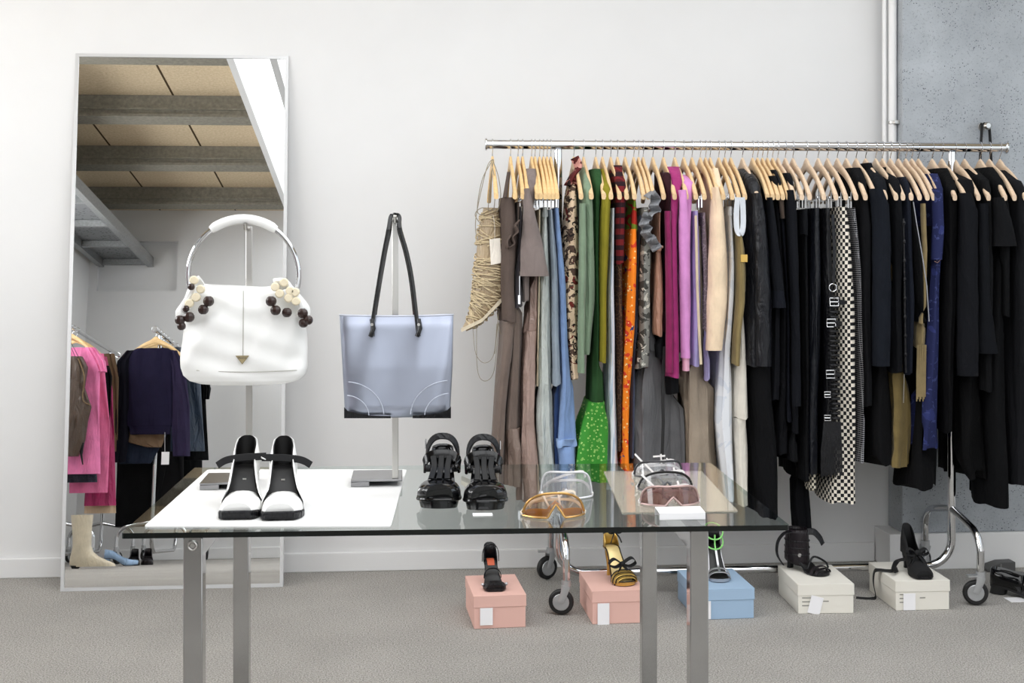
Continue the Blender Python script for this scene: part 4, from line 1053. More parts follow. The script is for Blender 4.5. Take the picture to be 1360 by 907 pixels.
def stand(px_l, px_r, py_front, pole_px, top_py, label):
    a = at_z(px_l, py_front, TZ + .0035); b = at_z(px_r, py_front, TZ + .0035); d = .135
    z0 = TZ + .0036
    T = thing('bag_stand', label, 'display stand', ((a.x + b.x) / 2, a.y + d / 2, z0))
    m = MB().box((a.x, a.y, z0 + .012), (b.x, a.y + d, z0 + .017)); m.box((a.x, a.y + .001, z0), (lerp(a.x, b.x, .36), a.y + d, z0 + .012)); m.box((a.x, a.y + d * .5, z0), (b.x, a.y + d, z0 + .012))
    m.build('base', M['brushed'], T, True, bevel=.0012)
    py = a.y + .016; x = at_y(pole_px, 630, py).x; zt = at_y(pole_px, top_py, py).z
    MB().box((x - .0075, py - .004, z0 + .017), (x + .0075, py + .004, zt)).build('pole', M['satin_steel'], T, True, bevel=.001)
    m = MB().tube([(x, py + .002, zt - .006), (x, py - .07, zt - .006), (x, py - .076, zt + .006)], .0045, 10); m.build('hook_arm', M['satin_steel'], T, True)
    return T, x, py, zt
S1, p1x, p1y, p1z = stand(265, 335, 651, 331, 301, 'steel bag stand behind the white pumps holding the white handbag')
S2, p2x, p2y, p2z = stand(466, 534, 647, 525, 291, 'steel bag stand with visible flat base holding the silver blue tote')

def squircle(cx, cy, hx, hy, z, n=48, p=.6, bulge=0):
    o = []
    for k in range(n):
        a = 2 * pi * k / n; c, s_ = cos(a), sin(a)
        o.append(Vector((cx + hx * math.copysign(abs(c) ** p, c), cy + hy * math.copysign(abs(s_) ** p, s_), z)))
    return o
# white handbag
yb = p1y - .064
q = lambda x, y, dy=0: at_y(x, y, yb + dy)
T = thing('handbag', 'white leather handbag with ring handle and dark wooden beads', 'handbag', q(325, 510))
rings = []
prof = [(376, 268, 382, .007), (381, 257, 390, .016), (392, 252, 396, .027), (412, 248, 402, .040), (440, 244, 407, .049), (468, 240, 409, .052), (488, 241, 409, .053), (498, 244, 406, .052), (505, 252, 398, .047), (509, 266, 384, .035), (511, 290, 360, .018)]
pr = []
for (a, b) in zip(prof, prof[1:]):
    for k in range(4): pr.append(tuple(lerp(u, v, k / 4) for u, v in zip(a, b)))
pr.append(prof[-1])
for y, xl, xr, hd in pr:
    a, b = q(xl, y), q(xr, y); cx, hx = (a.x + b.x) / 2, (b.x - a.x) / 2
    ring = squircle(cx, yb, hx, hd, a.z, 56, .72)
    for v in ring:
        u = (v.x - cx) / hx
        v.y += .0055 * sin(u * 6 + y * .06) * sin((y - 370) / 45) + .004 * sin(u * 13 + y * .10) * sin((y - 376) / 42) + .0025 * sin(u * 5 - y * .19)
        if y < 400: v.z -= .014 * (1 - u * u) * (400 - y) / 25
    rings.append(ring)
MB().loft(rings).build('body', M['white_leather'], T, True, smooth=70)
seam = [q(323 + .3 * sin(y / 20), y, -.002 - interp([(386, .022), (412, .042), (440, .052), (475, .056)], y)) for y in range(386, 478, 8)]
MB().tube(seam, .0011, 6).build('seam', plain('grey_stitch', (170, 168, 160), .7), T, True)
MB().tube([q(x, 491 - 3 * sin((x - 246) / 158 * pi) * -1, -interp([(246, .022), (262, .045), (325, .0565), (390, .045), (404, .022)], x)) for x in range(250, 402, 6)], .0010, 6).build('bottom_seam', plain('grey_stitch', (170, 168, 160), .7), T, True)
c = q(322, 478, -.060); s_ = .0155
m = MB().loft([[c + Vector((-s_, dy, .010)), c + Vector((s_, dy, .010)), c + Vector((0, dy, -.010))] for dy in (0, -.003)]); 
pl = m.build('triangle_plaque', plain('brass_plaque', (186, 170, 130), .35, .6), T, True, smooth=0)
m = MB().tube([c + Vector((-s_ * .86, -.0032, .0088)), c + Vector((s_ * .86, -.0032, .0088)), c + Vector((0, -.0032, -.0084))], .0006, 5, closed=True); m.build('plaque_border', M['ink'], pl, True)
fc = bpy.data.curves.new('plaque_lettering', 'FONT'); fc.body = 'PRADA'; fc.size = .0062; fc.align_x = 'CENTER'; fc.extrude = .0002
ft = bpy.data.objects.new('plaque_lettering_text', fc); tm = bpy.data.meshes.new_from_object(ft); bpy.data.objects.remove(ft); tm.materials.clear(); tm.materials.append(M['ink'])
fo = bpy.data.objects.new('plaque_lettering', tm); link(fo, pl)
fo.matrix_local = WM[T].inverted() @ Matrix.Translation(c + Vector((0, -.0035, .0025))) @ Matrix.Rotation(pi / 2, 4, 'X')
hc = q(323.5, 366); r_ = (q(397, 366).x - q(250, 366).x) / 2; hz = (q(323, 291).z - hc.z)
ringp = [Vector((hc.x + r_ * cos(a), yb, hc.z + hz * sin(a))) for a in [lerp(pi + .22, -.22, k / 40) for k in range(41)]]
MB().tube(ringp, .0058, 12).build('ring_handle', M['chrome'], T, True, label='chrome ring handle')
MB().tube(ringp[13:28], [.009] + [.0115] * 13 + [.009], 14).build('handle_sleeve', M['white_leather'], T, True, label='white leather grip on the ring')
for pts in (((248, 424), (240, 414), (250, 394), (258, 378), (268, 372)), ((400, 424), (404, 410), (394, 392), (380, 378), (364, 378))):
    P = [q(x, y, -.036) for x, y in pts]
    MB().band(spline(P, 5), .034, .012, (.45 if pts[0][0] < 300 else -.45, -.5, .55)).build('pleated_tab', M['white_leather'], T, True)
wd = plain('dark_wood_bead', (46, 30, 26), .28); cr = plain('cream_stud', (232, 220, 192), .4)
for x, y, r in ((277, 400, .0125), (270, 411, .012), (251, 421, .0125), (239, 425, .0115), (241, 433, .010), (254, 381, .008), (247, 410, .008), (360, 400, .0125), (366, 412, .012), (381, 415, .0115), (402, 416, .012), (409, 425, .0115), (403, 429, .011)):
    MB().ball(q(x, y, -.060), r, 9, 7).build('bead', wd, T, True, smooth=10)
for x, y in ((266, 384), (260, 395), (251, 403), (257, 372), (377, 375), (365, 381), (371, 390), (385, 386), (383, 396), (393, 400), (392, 388)):
    c = q(x, y, -.057); MB().tube([c + Vector((0, .010, 0)), c + Vector((0, .002, 0)), c], [.0100, .0100, .0075], 14).build('stud', cr, T, True, smooth=15); 
# silver tote
yt = p2y - .052
q = lambda x, y, dy=0: at_y(x, y, yt + dy)
T = thing('tote_bag', 'metallic silver blue tote with black shoulder straps and corner patches', 'handbag', q(527, 553))
mt = plain('silver_blue_nylon', (168, 174, 190), .36, .85)
rings = []
for k in range(31):
    t = k / 30; y = lerp(420, 554, t)
    xl, xr = interp([(0, 451), (.5, 455), (.95, 458), (1, 462)], t), interp([(0, 602), (.5, 601), (.95, 598), (1, 594)], t)
    hd = interp([(0, .012), (.1, .020), (.5, .028), (.9, .030), (.97, .026), (1, .016)], t)
    a, b = q(xl, y), q(xr, y); cx, hx = (a.x + b.x) / 2, (b.x - a.x) / 2
    ring = squircle(cx, yt, hx, hd, a.z, 64, .5)
    for v in ring:
        u = (v.x - cx) / hx
        v.y += (.0045 * sin(u * 4.2 + 1.1 + t * 2) * sin(t * pi) + .003 * sin(u * 9 + t * 5)) * (1 - .3 * t)
        if k == 0: v.z += .003 * (u * u)
    rings.append(ring)
MB().loft(rings, cap0=False).build('body', mt, T, True, smooth=60)
MB().tube(rings[0], .0016, 6, closed=True).build('top_binding', plain('silver_binding', (176, 180, 192), .4, .5), T, True)
pip = fabric('silver_piping', (196, 202, 216), kind='satin')
fy = -.0325
for cxp, sgn, rr in ((459, 1, 51), (459, 1, 31), (598, -1, 53), (598, -1, 34)):
    P = [q(cxp + sgn * rr * cos(a), 553 - .9 * rr * sin(a), fy) for a in [lerp(.06, 1.5, k / 16) for k in range(17)]]
    MB().tube(P, .0012, 6).build('arc_piping', pip, T, True)
for px in ([(457, 541), (462, 546), (475, 549), (492, 552), (519, 553)], [(599, 540), (594, 545), (582, 549), (567, 551), (548, 552)]):
    top = [q(x, y, fy - .0015) for x, y in px]; bot = [q(x, 555.5, fy + .001) for x, y in px]
    MB().loft([[a, b, b + Vector((0, .006, 0)), a + Vector((0, .006, 0))] for a, b in zip(top, bot)]).build('corner_patch', M['black_leather'], T, True, label='black corner patch')
tz = p2z + .002
for dy in (-.022, .018):
    f2 = lambda x, y, d=dy: q(x, y, d)
    top = Vector((p2x, yt + dy * .3, tz))
    o = 1.5 if dy > 0 else 0
    P = [f2(495 + o, 446), f2(496 + o, 420), f2(503 + o, 375), f2(510 + o, 335), f2(516 + o, 305), top + Vector((-.010, 0, .002)), top + Vector((0, 0, .007)), top + Vector((.010, 0, .002)), f2(531 - o, 303), f2(540 - o, 335), f2(547 - o, 370), f2(553 - o, 420), f2(556 - o, 446)]
    if dy < 0: P = [P[0] + Vector((0, -.0125, 0))] + P[1:-1] + [P[-1] + Vector((0, -.0125, 0))]
    MB().band(spline(P, 6), .010, .005, (1, .0, .3)).build('strap', M['patent'], T, True, label='black glossy shoulder strap')
for x in (494, 556):
    MB().tube([q(x - 2, 447, fy - .003), q(x + 2, 436, fy - .004), q(x, 424, fy + .004)], .0055, 10).build('strap_tab', M['patent'], T, True)
    MB().disc(q(x, 431, fy - .005), (0, 1, 0), .0035, .006, 12).build('rivet', M['satin_steel'], T, True)

# ================================================================ sunglasses
def shield(name_, label, px, py, hw, hh, lens, rim, temple, rz=0, tilt=.25, notch=.5, beads=None, top=1.0, zb=None, diag=None, low=None):
    """wrap-round shield sunglasses standing on their lower rim, temples folded behind"""
    c = at_z(px, py, zb or TZ); c.z = (zb or TZ) + .0030
    T = thing('sunglasses', label, 'sunglasses', c, rz)
    Rv = hw / sin(1.05)
    def pt(u, v, off=0):
        a = u * 1.05; x = (Rv + off) * sin(a); y = Rv * (1 - cos(a)) * 1.0
        zt = hh * (1 - abs(u) ** (2.2 * top)) ** .6 if abs(u) < 1 else 0
        zt = max(zt, hh * .10)
        zb_ = hh * notch * max(0, 1 - abs(u) / .22) ** .8
        z = lerp(zb_, zt, v)
        return Vector((x, y + z * tilt - off * cos(a) * 0, z))
    N, K = 40, 10; us = [-1 + 2 * i / N for i in range(N + 1)]
    MB().loft([[pt(u, k / K) for k in range(K + 1)] for u in us], closed=False).build('lens', lens, T)
    r = .0027
    MB().tube([pt(u, 1) for u in us], r, 8).build('upper_rim', rim, T)
    MB().tube([pt(u, 0) for u in us], r * .9, 8).build('lower_rim', rim, T)
    if beads:
        for u in [-.95 + 1.9 * i / 34 for i in range(35)]: MB().ball(pt(u, 1) + Vector((0, -.002, .001)), .0026, 8, 6).build('rim_bead', beads, T)
    for s_ in (-1, 1):
        h = pt(s_, .6); e = Vector((-s_ * hw * .55, h.y + .012 + .006 * s_, hh * (.95 if s_ < 0 else .5)))
        pp = [h, h + Vector((s_ * .002, .008, .002)), Vector((s_ * hw * .6, h.y + .014, hh * .55)), e, e + Vector((-s_ * .012, .003, -.014))]
        MB().band(spline(pp, 5), .006, .0028, (0, .2, 1)).build('temple', temple, T)
        MB().disc(h + Vector((0, .003, 0)), (1, 0, 0), .0032, .004, 10).build('hinge', M['chrome'], T)
    if diag:
        for k_, (x0, z0, x1, z1) in enumerate(diag):
            MB().band([Vector((x0, .052 - .012 * k_, z0)), Vector((x1, .020 + .004 * k_, z1))], .0048, .0026, (.3, .2, 1)).build('temple_arm', M['plastic_white'], T)
    if low:
        MB().loft([[pt(u, v_) + Vector((0, .010, 0)) for v_ in (.02, .16, .30 + .16 * abs(u))] for u in [-.9 + 1.8 * i / 24 for i in range(25)]], closed=False).build('inner_band', low, T, solid=.002)
    for s_ in (-1, 1): MB().ball(pt(s_ * .09, .05) + Vector((0, .006, 0)), .0045, 8, 6, 1.6).build('nose_pad', temple, T)
    return T
shield('', 'amber gold shield sunglasses in front of the clear pair', 739, 690, .066, .050, M['lens_amber'], plain('gold_rim', (206, 160, 96), .25, .7), plain('cream_temple', (240, 226, 206), .25), .04, .25, .55, diag=((-.024, .046, -.010, .014), (.010, .048, .012, .020)), low=plain('amber_plastic', (250, 180, 60), .25))
shield('', 'clear silvery shield sunglasses behind the amber pair', 752, 664, .058, .058, M['lens_clear'], plain('clear_rim', (226, 226, 230), .12, .2), M['plastic_white'], -.12, .15, .35, top=2.4)
shield('', 'brown tinted shield sunglasses at the front of the pile beside white card', 895, 674, .066, .040, M['lens_brown'], plain('rose_rim', (188, 160, 156), .25, .4), M['plastic_white'], .03, .35, .45, top=2.2, diag=((-.062, .062, -.004, .006), (.018, .048, .024, .018), (-.018, .036, -.018, .012)))
shield('', 'sunglasses with a black beaded top rim in the middle of the pile', 887, 655, .064, .044, M['lens_grey'], plain('smoke_rim', (70, 70, 74), .25), M['plastic_white'], -.04, .3, .5, beads=M['patent'], diag=((-.046, .056, -.006, .018), (.020, .050, .028, .016)))
shield('', 'clear framed sunglasses with white arms at the back of the pile', 880, 636, .062, .038, M['lens_clear'], plain('dark_rim', (52, 52, 56), .25), M['plastic_white'], .10, .3, .5, top=2.0, diag=((-.056, .052, -.030, .020), (-.012, .046, .014, .050), (.004, .054, .006, .026), (.016, .044, .018, .026)))
a, b = at_z(876, 691, TZ), at_z(937, 690, TZ)
T = thing('price_card', 'folded white price card in front of the pile of sunglasses', 'card', ((a.x + b.x) / 2, a.y + .02, TZ + .0005))
w2 = (b.x - a.x) / 2; 
m = MB().loft([[Vector((sx * w2, y, z)) for y, z in ((-.02, .0), (-.02, .0012), (-.019, .014), (.03, .0175), (.031, .016), (-.017, .0125), (-.018, 0))] for sx in (-1, 1)])
m.build('card', M['white_card'], T, smooth=0); MB().box((-w2, .031, 0), (w2 * .98, .0325, .016)).build('card_back', M['white_card'], T, smooth=0)
# ================================================================ shoe boxes and the shoes on them
def shoe_box(FL, FR, rz, h, mat, label, depth=.278, tagpx=None, printed=False, lid=.040, tagrot=0):
    a, b = at_z(FL[0], FL[1], 0), at_z(FR[0], FR[1], 0); w = (b - a).length
    d = Vector((-sin(rz), cos(rz), 0)); mid = (a + b) / 2; mid.z = 0; c = mid + d * depth / 2
    T = thing('shoe_box', label, 'box', c, rz); x, y = w / 2, depth / 2
    MB().box((-x + .002, -y + .002, .0005), (x - .002, y - .002, h - .003)).build('base', mat, T, bevel=.0015)
    m = MB().box((-x, -y, h - .002), (x, y, h)); m.box((-x, -y, h - lid), (x, -y + .0016, h - .002)); m.box((-x, y - .0016, h - lid), (x, y, h - .002)); m.box((-x, -y + .0016, h - lid), (-x + .0016, y - .0016, h - .002)); m.box((x - .0016, -y + .0016, h - lid), (x, y - .0016, h - .002))
    m.build('lid', mat, T, bevel=.001)
    if tagpx is not None:
        u0, u1, z0, z1 = tagpx
        lm = MB().box((lerp(-x, x, u0), -y - .0035, z0 * h), (lerp(-x, x, u1), -y - .0025, z1 * h), rot=Matrix.Rotation(tagrot, 3, 'Y'))
        lb = lm.build('paper_tag', M['white_card'], T, smooth=0)
    if printed:
        m = MB()
        for r_, (u0, u1) in enumerate(((.08, .30), (.08, .26), (.08, .33), (.45, .55))):
            z = (.52 - .13 * r_) * h if r_ < 3 else .40 * h
            m.box((lerp(-x, x, u0), -y + .0012, z), (lerp(-x, x, u1), -y + .0021, z + .004))
        m.build('printed_lines', plain('faint_ink', (150, 148, 140), .8), T, smooth=0)
    return T, h
shoe_box((629, 836), (699, 833), R(3.4), .113, M['pink_card'], 'pink shoe box on the carpet, the one with a slim black sandal on top', tagpx=(.12, .36, .12, .64))
shoe_box((786, 829), (858, 828), R(1.6), .115, M['pink_card'], 'pink shoe box partly behind the table legs, under the gold sandal', tagpx=(.10, .32, .0, .64))
shoe_box((925, 824), (1002, 821), R(1.8), .107, M['blue_card'], 'pale blue shoe box under the silver sandal with green cords', tagpx=(.04, .245, .03, .62))
shoe_box((1060, 816), (1134, 814), R(-1.9), .105, M['cream_card'], 'cream shoe box under the black bootie with flaring straps', tagpx=(.20, .42, .0, .60), printed=True, tagrot=.25)
shoe_box((1189, 811), (1262, 810), R(-.6), .107, M['cream_card'], 'cream shoe box under the pointed black shoe with long ribbon', tagpx=(.14, .36, .02, .58), printed=True)

# slim black sandal on the first pink box
c, rz = place(658, 786, .1135, 650, .17, 740)
T = thing('heeled_sandal', 'slim black sandal with orange insole on the pink box', 'shoe', c, rz)
l = Last(.17, .036, .070, .008, 'square', .002, .003)
sole_mb(l, .006, True).build('sole', M['black_leather'], T); heel_mb(l, .006, .7, .35, .84).build('heel', M['black_leather'], T)
l2 = Last(.166, .030, .070, .0092, 'square', .002, .003); sole_mb(l2, .0015, False).build('insole', M['black_lining'], T)
MB().loft([[l.edge(q_, s_, .55) + Vector((0, 0, .0032)) for s_ in (-1, 1)] for q_ in (.66, .74, .82, .90)], closed=False).build('insole_patch', M['orange_insole'], T, label='orange insole patch')
vamp_mb(l, .03, .24, .016, .024, 1.1).build('toe_band', M['black_leather'], T, solid=.002)
quarter_mb(l, .76, [(.76, .012), (.88, .045), (1, .058)]).build('heel_cup', M['black_leather'], T, solid=.002)
strap_over(l, .50, .034, .006, .003, 1.1).build('strap', M['patent'], T)
strap_over(l, .80, .062, .005, .003, 1.25, -.01, .6).build('ankle_strap', M['patent'], T)
for s_ in (-1, 1): MB().ball(l.edge(.2, s_, 1.15) + Vector((0, 0, .010)), .006, 8, 6).build('buckle', M['silver'], T)

# gold strappy sandal
def strappy(toe_px, z, hpx, hpy, L, Wd, H, P, label, base, band, cords, toe='round', rz_add=0):
    c, rz = place(toe_px[0], toe_px[1], z, hpx, L, hpy)
    T = thing('heeled_sandal', label, 'shoe', c, rz + rz_add)
    l = Last(L, Wd, H, P, toe, .003, .004)
    sole_mb(l, .007, True).build('sole', base, T); heel_mb(l, .007, .75, .4, .82).build('heel', base, T)
    return T, l
T, l = strappy((834, 779), .1155, 808, 742, .185, .040, .094, .012, 'gold strappy heeled sandal with black bows on the pink box', M['gold'], None, None)
l2 = Last(.181, .034, .094, .0135, 'round', .003, .004); sole_mb(l2, .0015, False).build('insole', plain('pale_gold_insole', (232, 208, 146), .35, .2), T, label='pale gold insole')
MB().tube([l.edge(q_, -1, 1.0) + Vector((0, 0, .001)) for q_ in QS] + [l.edge(q_, 1, 1.0) + Vector((0, 0, .001)) for q_ in reversed(QS)], .0022, 6, closed=True).build('black_edging', M['black_leather'], T)
for q_, h in ((.07, .020), (.15, .030), (.23, .036)):
    strap_over(l, q_, h, .017, .003, 1.12).build('toe_strap', M['gold'], T); strap_over(l, q_ + .035, h + .003, .005, .004, 1.13).build('strap_edging', M['black_leather'], T)
quarter_mb(l, .80, [(.8, .02), (.9, .05), (1, .058)]).build('heel_cup', M['gold'], T, solid=.002)
ankle_loop(l, .052, .030, .005, .003, .012).build('ankle_strap', M['black_leather'], T)
def bow(T, c, s_, mat, name='bow'):
    c = Vector(c)
    for q_ in (-1, 1):
        P = spline([c, c + Vector((q_ * .022, -.006, .014)) * s_, c + Vector((q_ * .034, -.004, .002)) * s_, c + Vector((q_ * .018, -.004, -.006)) * s_, c], 5)
        MB().band(P, .012 * s_, .002, (0, 1, .4)).build(name + '_loop', mat, T)
        P = spline([c, c + Vector((q_ * .016, -.016, -.022)) * s_, c + Vector((q_ * .026, -.020, -.046)) * s_], 5)
        MB().band(P, .010 * s_, .002, (.6, .6, .2)).build(name + '_tail', mat, T)
bow(T, l.edge(.34, 0) + Vector((0, 0, .052)), 1.5, M['black_velvet'])
MB().ball(l.edge(.34, 0) + Vector((0, -.006, .052)), .010, 10, 7).build('bow_knot', M['black_velvet'], T)
bow(T, l.edge(.9, 0) + Vector((.004, -.034, .058)), .8, M['black_leather'], 'ankle_bow')

# silver sandal with green cords
T, l = strappy((957, 774), .1075, 946, 735, .18, .037, .090, .010, 'silver sandal with neon green ankle cords on the blue box', M['silver'], None, None)
l2 = Last(.176, .033, .090, .0115, 'round', .003, .004); sole_mb(l2, .0015, False).build('insole', M['black_lining'], T)
strap_over(l, .16, .026, .010, .003, 1.1).build('toe_strap', M['silver'], T); strap_over(l, .30, .034, .010, .003, 1.08).build('toe_strap', M['silver'], T)
MB().band(spline([l.edge(.16, 0) + Vector((0, 0, .026)), l.edge(.34, 0) + Vector((0, 0, .034)), l.edge(.55, 0) + Vector((0, 0, .040))], 5), .008, .003, (1, 0, 0)).build('t_strap', M['silver'], T)
quarter_mb(l, .72, [(.72, .014), (.86, .05), (1, .066)]).build('heel_cup', M['black_lining'], T, solid=.002)
for h, y0 in ((.018, -.006), (.052, 0)): ankle_loop(l, h, .037, .005, .005, -.022, y0).build('ankle_cord', M['green_strap'], T)
MB().tube(spline([l.edge(.5, 0) + Vector((0, 0, .038)), l.edge(.66, 0) + Vector((0, -.004, .030)), l.edge(.8, 0) + Vector((0, -.028, .046))], 5), .0028, 8).build('front_cord', M['green_strap'], T)

# black bootie
cro = fabric('black_crocodile_leather', (28, 22, 26), kind='leather')
c, rz = place(1096, 771, .1055, 1074, .185, 745); rz = R(32)
c = at_z(1085, 764, .1055) + Vector((-.02, .06, 0)); c.z = .1055
T = thing('ankle_boot', 'black buckled bootie with flaring ankle straps on the cream box', 'shoe', c, rz)
l = Last(.19, .040, .060, .008, 'round', .003, .006)
sole_mb(l, .007, True).build('sole', M['black_leather'], T); heel_mb(l, .007, .8, .5, .78).build('heel', M['black_leather'], T)
l2 = Last(.186, .034, .060, .0095, 'round', .003, .006); sole_mb(l2, .0015, False).build('insole', M['black_lining'], T)
strap_over(l, .10, .018, .012, .003, 1.1).build('toe_strap', cro, T); strap_over(l, .2, .026, .012, .003, 1.1).build('toe_strap', cro, T)
rings = []
for k in range(9):
    t_ = k / 8; z = lerp(.030, .152, t_); rad = lerp(.040, .036, t_)
    rings.append([Vector((rad * cos(a), l.y(.74) + rad * 1.1 * sin(a) * 1.1, z + (.012 * (1 - t_)) * sin(a))) for a in [2 * pi * j / 28 for j in range(28)]])
MB().loft(rings, cap0=False, cap1=False).build('shaft', cro, T, solid=.003)
for dz in (.06, .085, .11): MB().tube([Vector((.0405 * cos(a), l.y(.74) + .049 * sin(a), dz)) for a in [2 * pi * j / 28 for j in range(28)]], .0022, 6, closed=True).build('stitched_band', M['black_leather'], T)
MB().disc((-.028, l.y(.74) - .036, .062), (.5, 1, 0), .007, .005, 14).build('eyelet', M['chrome'], T)
rm = Matrix.Rotation(-rz, 3, 'Z'); ct = Vector((0, l.y(.74), .145))
def wpt(dx, dy, dz): return ct + rm @ Vector((dx, dy, dz))
MB().band(spline([wpt(-.030, -.03, 0), wpt(-.060, -.035, -.004), wpt(-.085, -.04, -.035), wpt(-.088, -.045, -.08), wpt(-.066, -.05, -.118)], 6), .016, .003, (.2, 1, .3)).build('ankle_strap', M['black_leather'], T)
MB().band(spline([wpt(.030, -.03, 0), wpt(.052, -.038, .0), wpt(.074, -.04, -.022), wpt(.086, -.04, -.046)], 6), .026, .003, (.5, .3, 1)).build('ankle_strap', M['black_leather'], T)
MB().tube(spline([l.edge(.3, -1) + Vector((0, 0, .015)), l.edge(.34, 0) + Vector((0, 0, .05)), l.edge(.28, 1) + Vector((.012, 0, .028)), l.edge(.18, 1) + Vector((.006, 0, .012))], 6), .004, 8).build('instep_loop', M['black_leather'], T)

# pointed black shoe with ribbon
c, rz = place(1228, 770, .1075, 1203, .20, 735)
T = thing('pump_shoe', 'pointed black satin shoe with a bow and long trailing ribbon', 'shoe', c, rz)
l = Last(.20, .038, .058, .008, 'point', .003, .004); l.toe = 'square'
sole_mb(l, .006, True).build('sole', M['black_leather'], T); heel_mb(l, .006, .8, .5, .8).build('heel', M['black_leather'], T)
vamp_mb(l, .01, .38, .024, .044, 1.04, dip=.01).build('vamp', M['black_velvet'], T, solid=.002)
hs = [(.36, .044), (.5, .040), (.7, .052), (.9, .085), (1, .098)]
quarter_mb(l, .37, hs, tilt=.3).build('quarter', M['black_velvet'], T, solid=.002); quarter_mb(l, .37, [(a, b - .002) for a, b in hs], .97, tilt=.3).build('lining', M['black_lining'], T)
bow(T, l.edge(.46, 0) + Vector((0, -.004, .056)), 1.25, M['black_velvet'])
MB().ball(l.edge(.46, 0) + Vector((0, -.012, .058)), .011, 10, 7).build('bow_knot', M['black_velvet'], T)
W_ = lambda x, y, z: at_z(x, y, z)
P = [W_(1210, 742, .16), W_(1192, 745, .145), W_(1186, 758, .128), W_(1192, 756, .118), W_(1182, 758, .113), W_(1166, 757, .112)]
P2 = [W_(1161, 760, .100), W_(1160, 775, .06), W_(1163, 792, .012), W_(1158, 795, .003), W_(1148, 795, .002), W_(1137, 794, .002)]
MB().band(spline(P + P2, 6), .017, .002, (.1, 1, .5)).build('long_ribbon', M['black_ribbon'], T, True)

# shoe cut by the picture edge, on a card
a = at_z(1350, 799, 0)
tag(MB().box((a.x - .025, a.y - .01, .0005), (a.x + .10, a.y + .05, .002)).build('floor_card', M['white_card'], None, smooth=0), 'white card on the carpet beneath the black shoe at the picture edge', 'card')
c = Vector((a.x + .055, a.y + .055, .0025)); T = thing('loafer', 'chunky black shoe on a white card by the front caster', 'shoe', c, R(48))
l = Last(.24, .046, .022, .016, 'round', .004, .004)
sole_mb(l, .014, True).build('sole', M['rubber'], T); heel_mb(l, .012, 1.0, .95, .72).build('heel', M['rubber'], T)
vamp_mb(l, .01, .50, .034, .062, 1.06).build('vamp', M['patent'], T, solid=.002)
hs = [(.48, .060), (.7, .050), (1, .056)]; quarter_mb(l, .48, hs).build('quarter', M['patent'], T, solid=.002)
strap_over(l, .40, .060, .022, .003, 1.09).build('strap', M['black_leather'], T)

# small dark wedge against the skirting box
a, b = at_z(1312, 748, 0), at_z(1349, 748, 0); y0 = 4.965
T = thing('doorstop', 'small dark grey wedge on the carpet against the white skirting', 'doorstop', ((a.x + b.x) / 2, y0 + .03, 0))
a, b = at_y(1312, 745, y0).x, at_y(1349, 745, y0).x; w = b - a
prof_ = [(0, 0), (0, .012), (w * .12, .026), (w * .45, .038), (w, .040), (w, 0)]
MB().loft([[Vector((a + x, y, z + .0005)) for x, z in prof_] for y in (y0, y0 + .055)]).build('wedge', plain('dark_grey_rubber', (78, 78, 78), .5), T, True, bevel=.003)
MB().box((a + w * .46, y0 - .001, .006), (a + w * .49, y0 + .001, .034)).build('seam', plain('pale_strip', (130, 130, 130), .5), T, True)

# hook on the pillar, bag hanging from it
hk = at_y(1302, 169, 5.06)
T = thing('wall_hook', 'round steel coat hook on the grey concrete pillar', 'hook', (hk.x, 5.085, hk.z))
MB().disc((hk.x, 5.082, hk.z), (0, 1, 0), .018, .006, 20).build('rose', M['satin_steel'], T, True, bevel=.001)
MB().tube([(hk.x, 5.082, hk.z), (hk.x, 5.04, hk.z)], .008, 12).build('peg', M['satin_steel'], T, True)
MB().tube([(hk.x, 5.045, hk.z), (hk.x, 5.033, hk.z), (hk.x, 5.025, hk.z)], [.013, .016, .010], 16).build('knob', M['satin_steel'], T, True)
T.location.y -= .04
T = thing('shoulder_bag', 'black bag hung by its strap from the hook on the pillar', 'bag', (hk.x, 5.05, 1.05))
P = [(hk.x - .03, 5.055, 1.33), (hk.x - .024, 5.055, 1.60), (hk.x - .014, 5.055, hk.z - .01), (hk.x - .007, 5.06, hk.z + .010), (hk.x + .007, 5.06, hk.z + .010), (hk.x + .018, 5.055, hk.z - .02), (hk.x + .026, 5.055, 1.60), (hk.x + .03, 5.055, 1.33)]
MB().band(spline(P, 8), .022, .004, (.0, 1, 0)).build('hanging_strap', M['black_ribbon'], T, True)
MB().loft([squircle(hk.x, 5.05, w_, d_, z, 32, .6) for z, w_, d_ in ((1.05, .10, .02), (1.06, .13, .026), (1.2, .14, .024), (1.33, .12, .012), (1.335, .11, .006))]).build('body', M['black_leather'], T, True)

T.location.y -= .04
# ---------------------------------------------------------------- laced boot at the rail's left end
by = RY - .10; q = lambda x, y, dy=0: at_y(x, y, by + dy)
hx = at_y(654, 193.5, RY).x
hanger(hx, 'wooden hanger holding the beige laced boot', 'honey', False)
T = thing('laced_boot', 'beige knee-high boot wrapped in laces hanging from the rail end', 'boot', q(618, 440))
st = [(652, 276, 10, .020), (651, 300, 15, .028), (651, 330, 18, .034), (653, 358, 22, .037), (652, 380, 22, .037), (645, 400, 18, .034), (636, 416, 13, .031), (626, 429, 8, .028), (617, 437, 4, .022)]
cs = [(q(x, y), w / 1700 * 4.64, d) for x, y, w, d in st]
rings = []
for i, (c, w, d) in enumerate(cs):
    tng = (cs[min(i + 1, len(cs) - 1)][0] - cs[max(i - 1, 0)][0]).normalized(); sd = Vector((tng.z, 0, -tng.x)).normalized()
    rings.append([c + sd * (w * cos(a)) + Vector((0, 1, 0)) * (d * sin(a)) for a in [2 * pi * k / 20 for k in range(20)]])
MB().loft(rings).build('upper', fabric('beige_boot_leather', (168, 148, 118), kind='leather'), T, True)
m = MB(); rnd = random.Random(3)
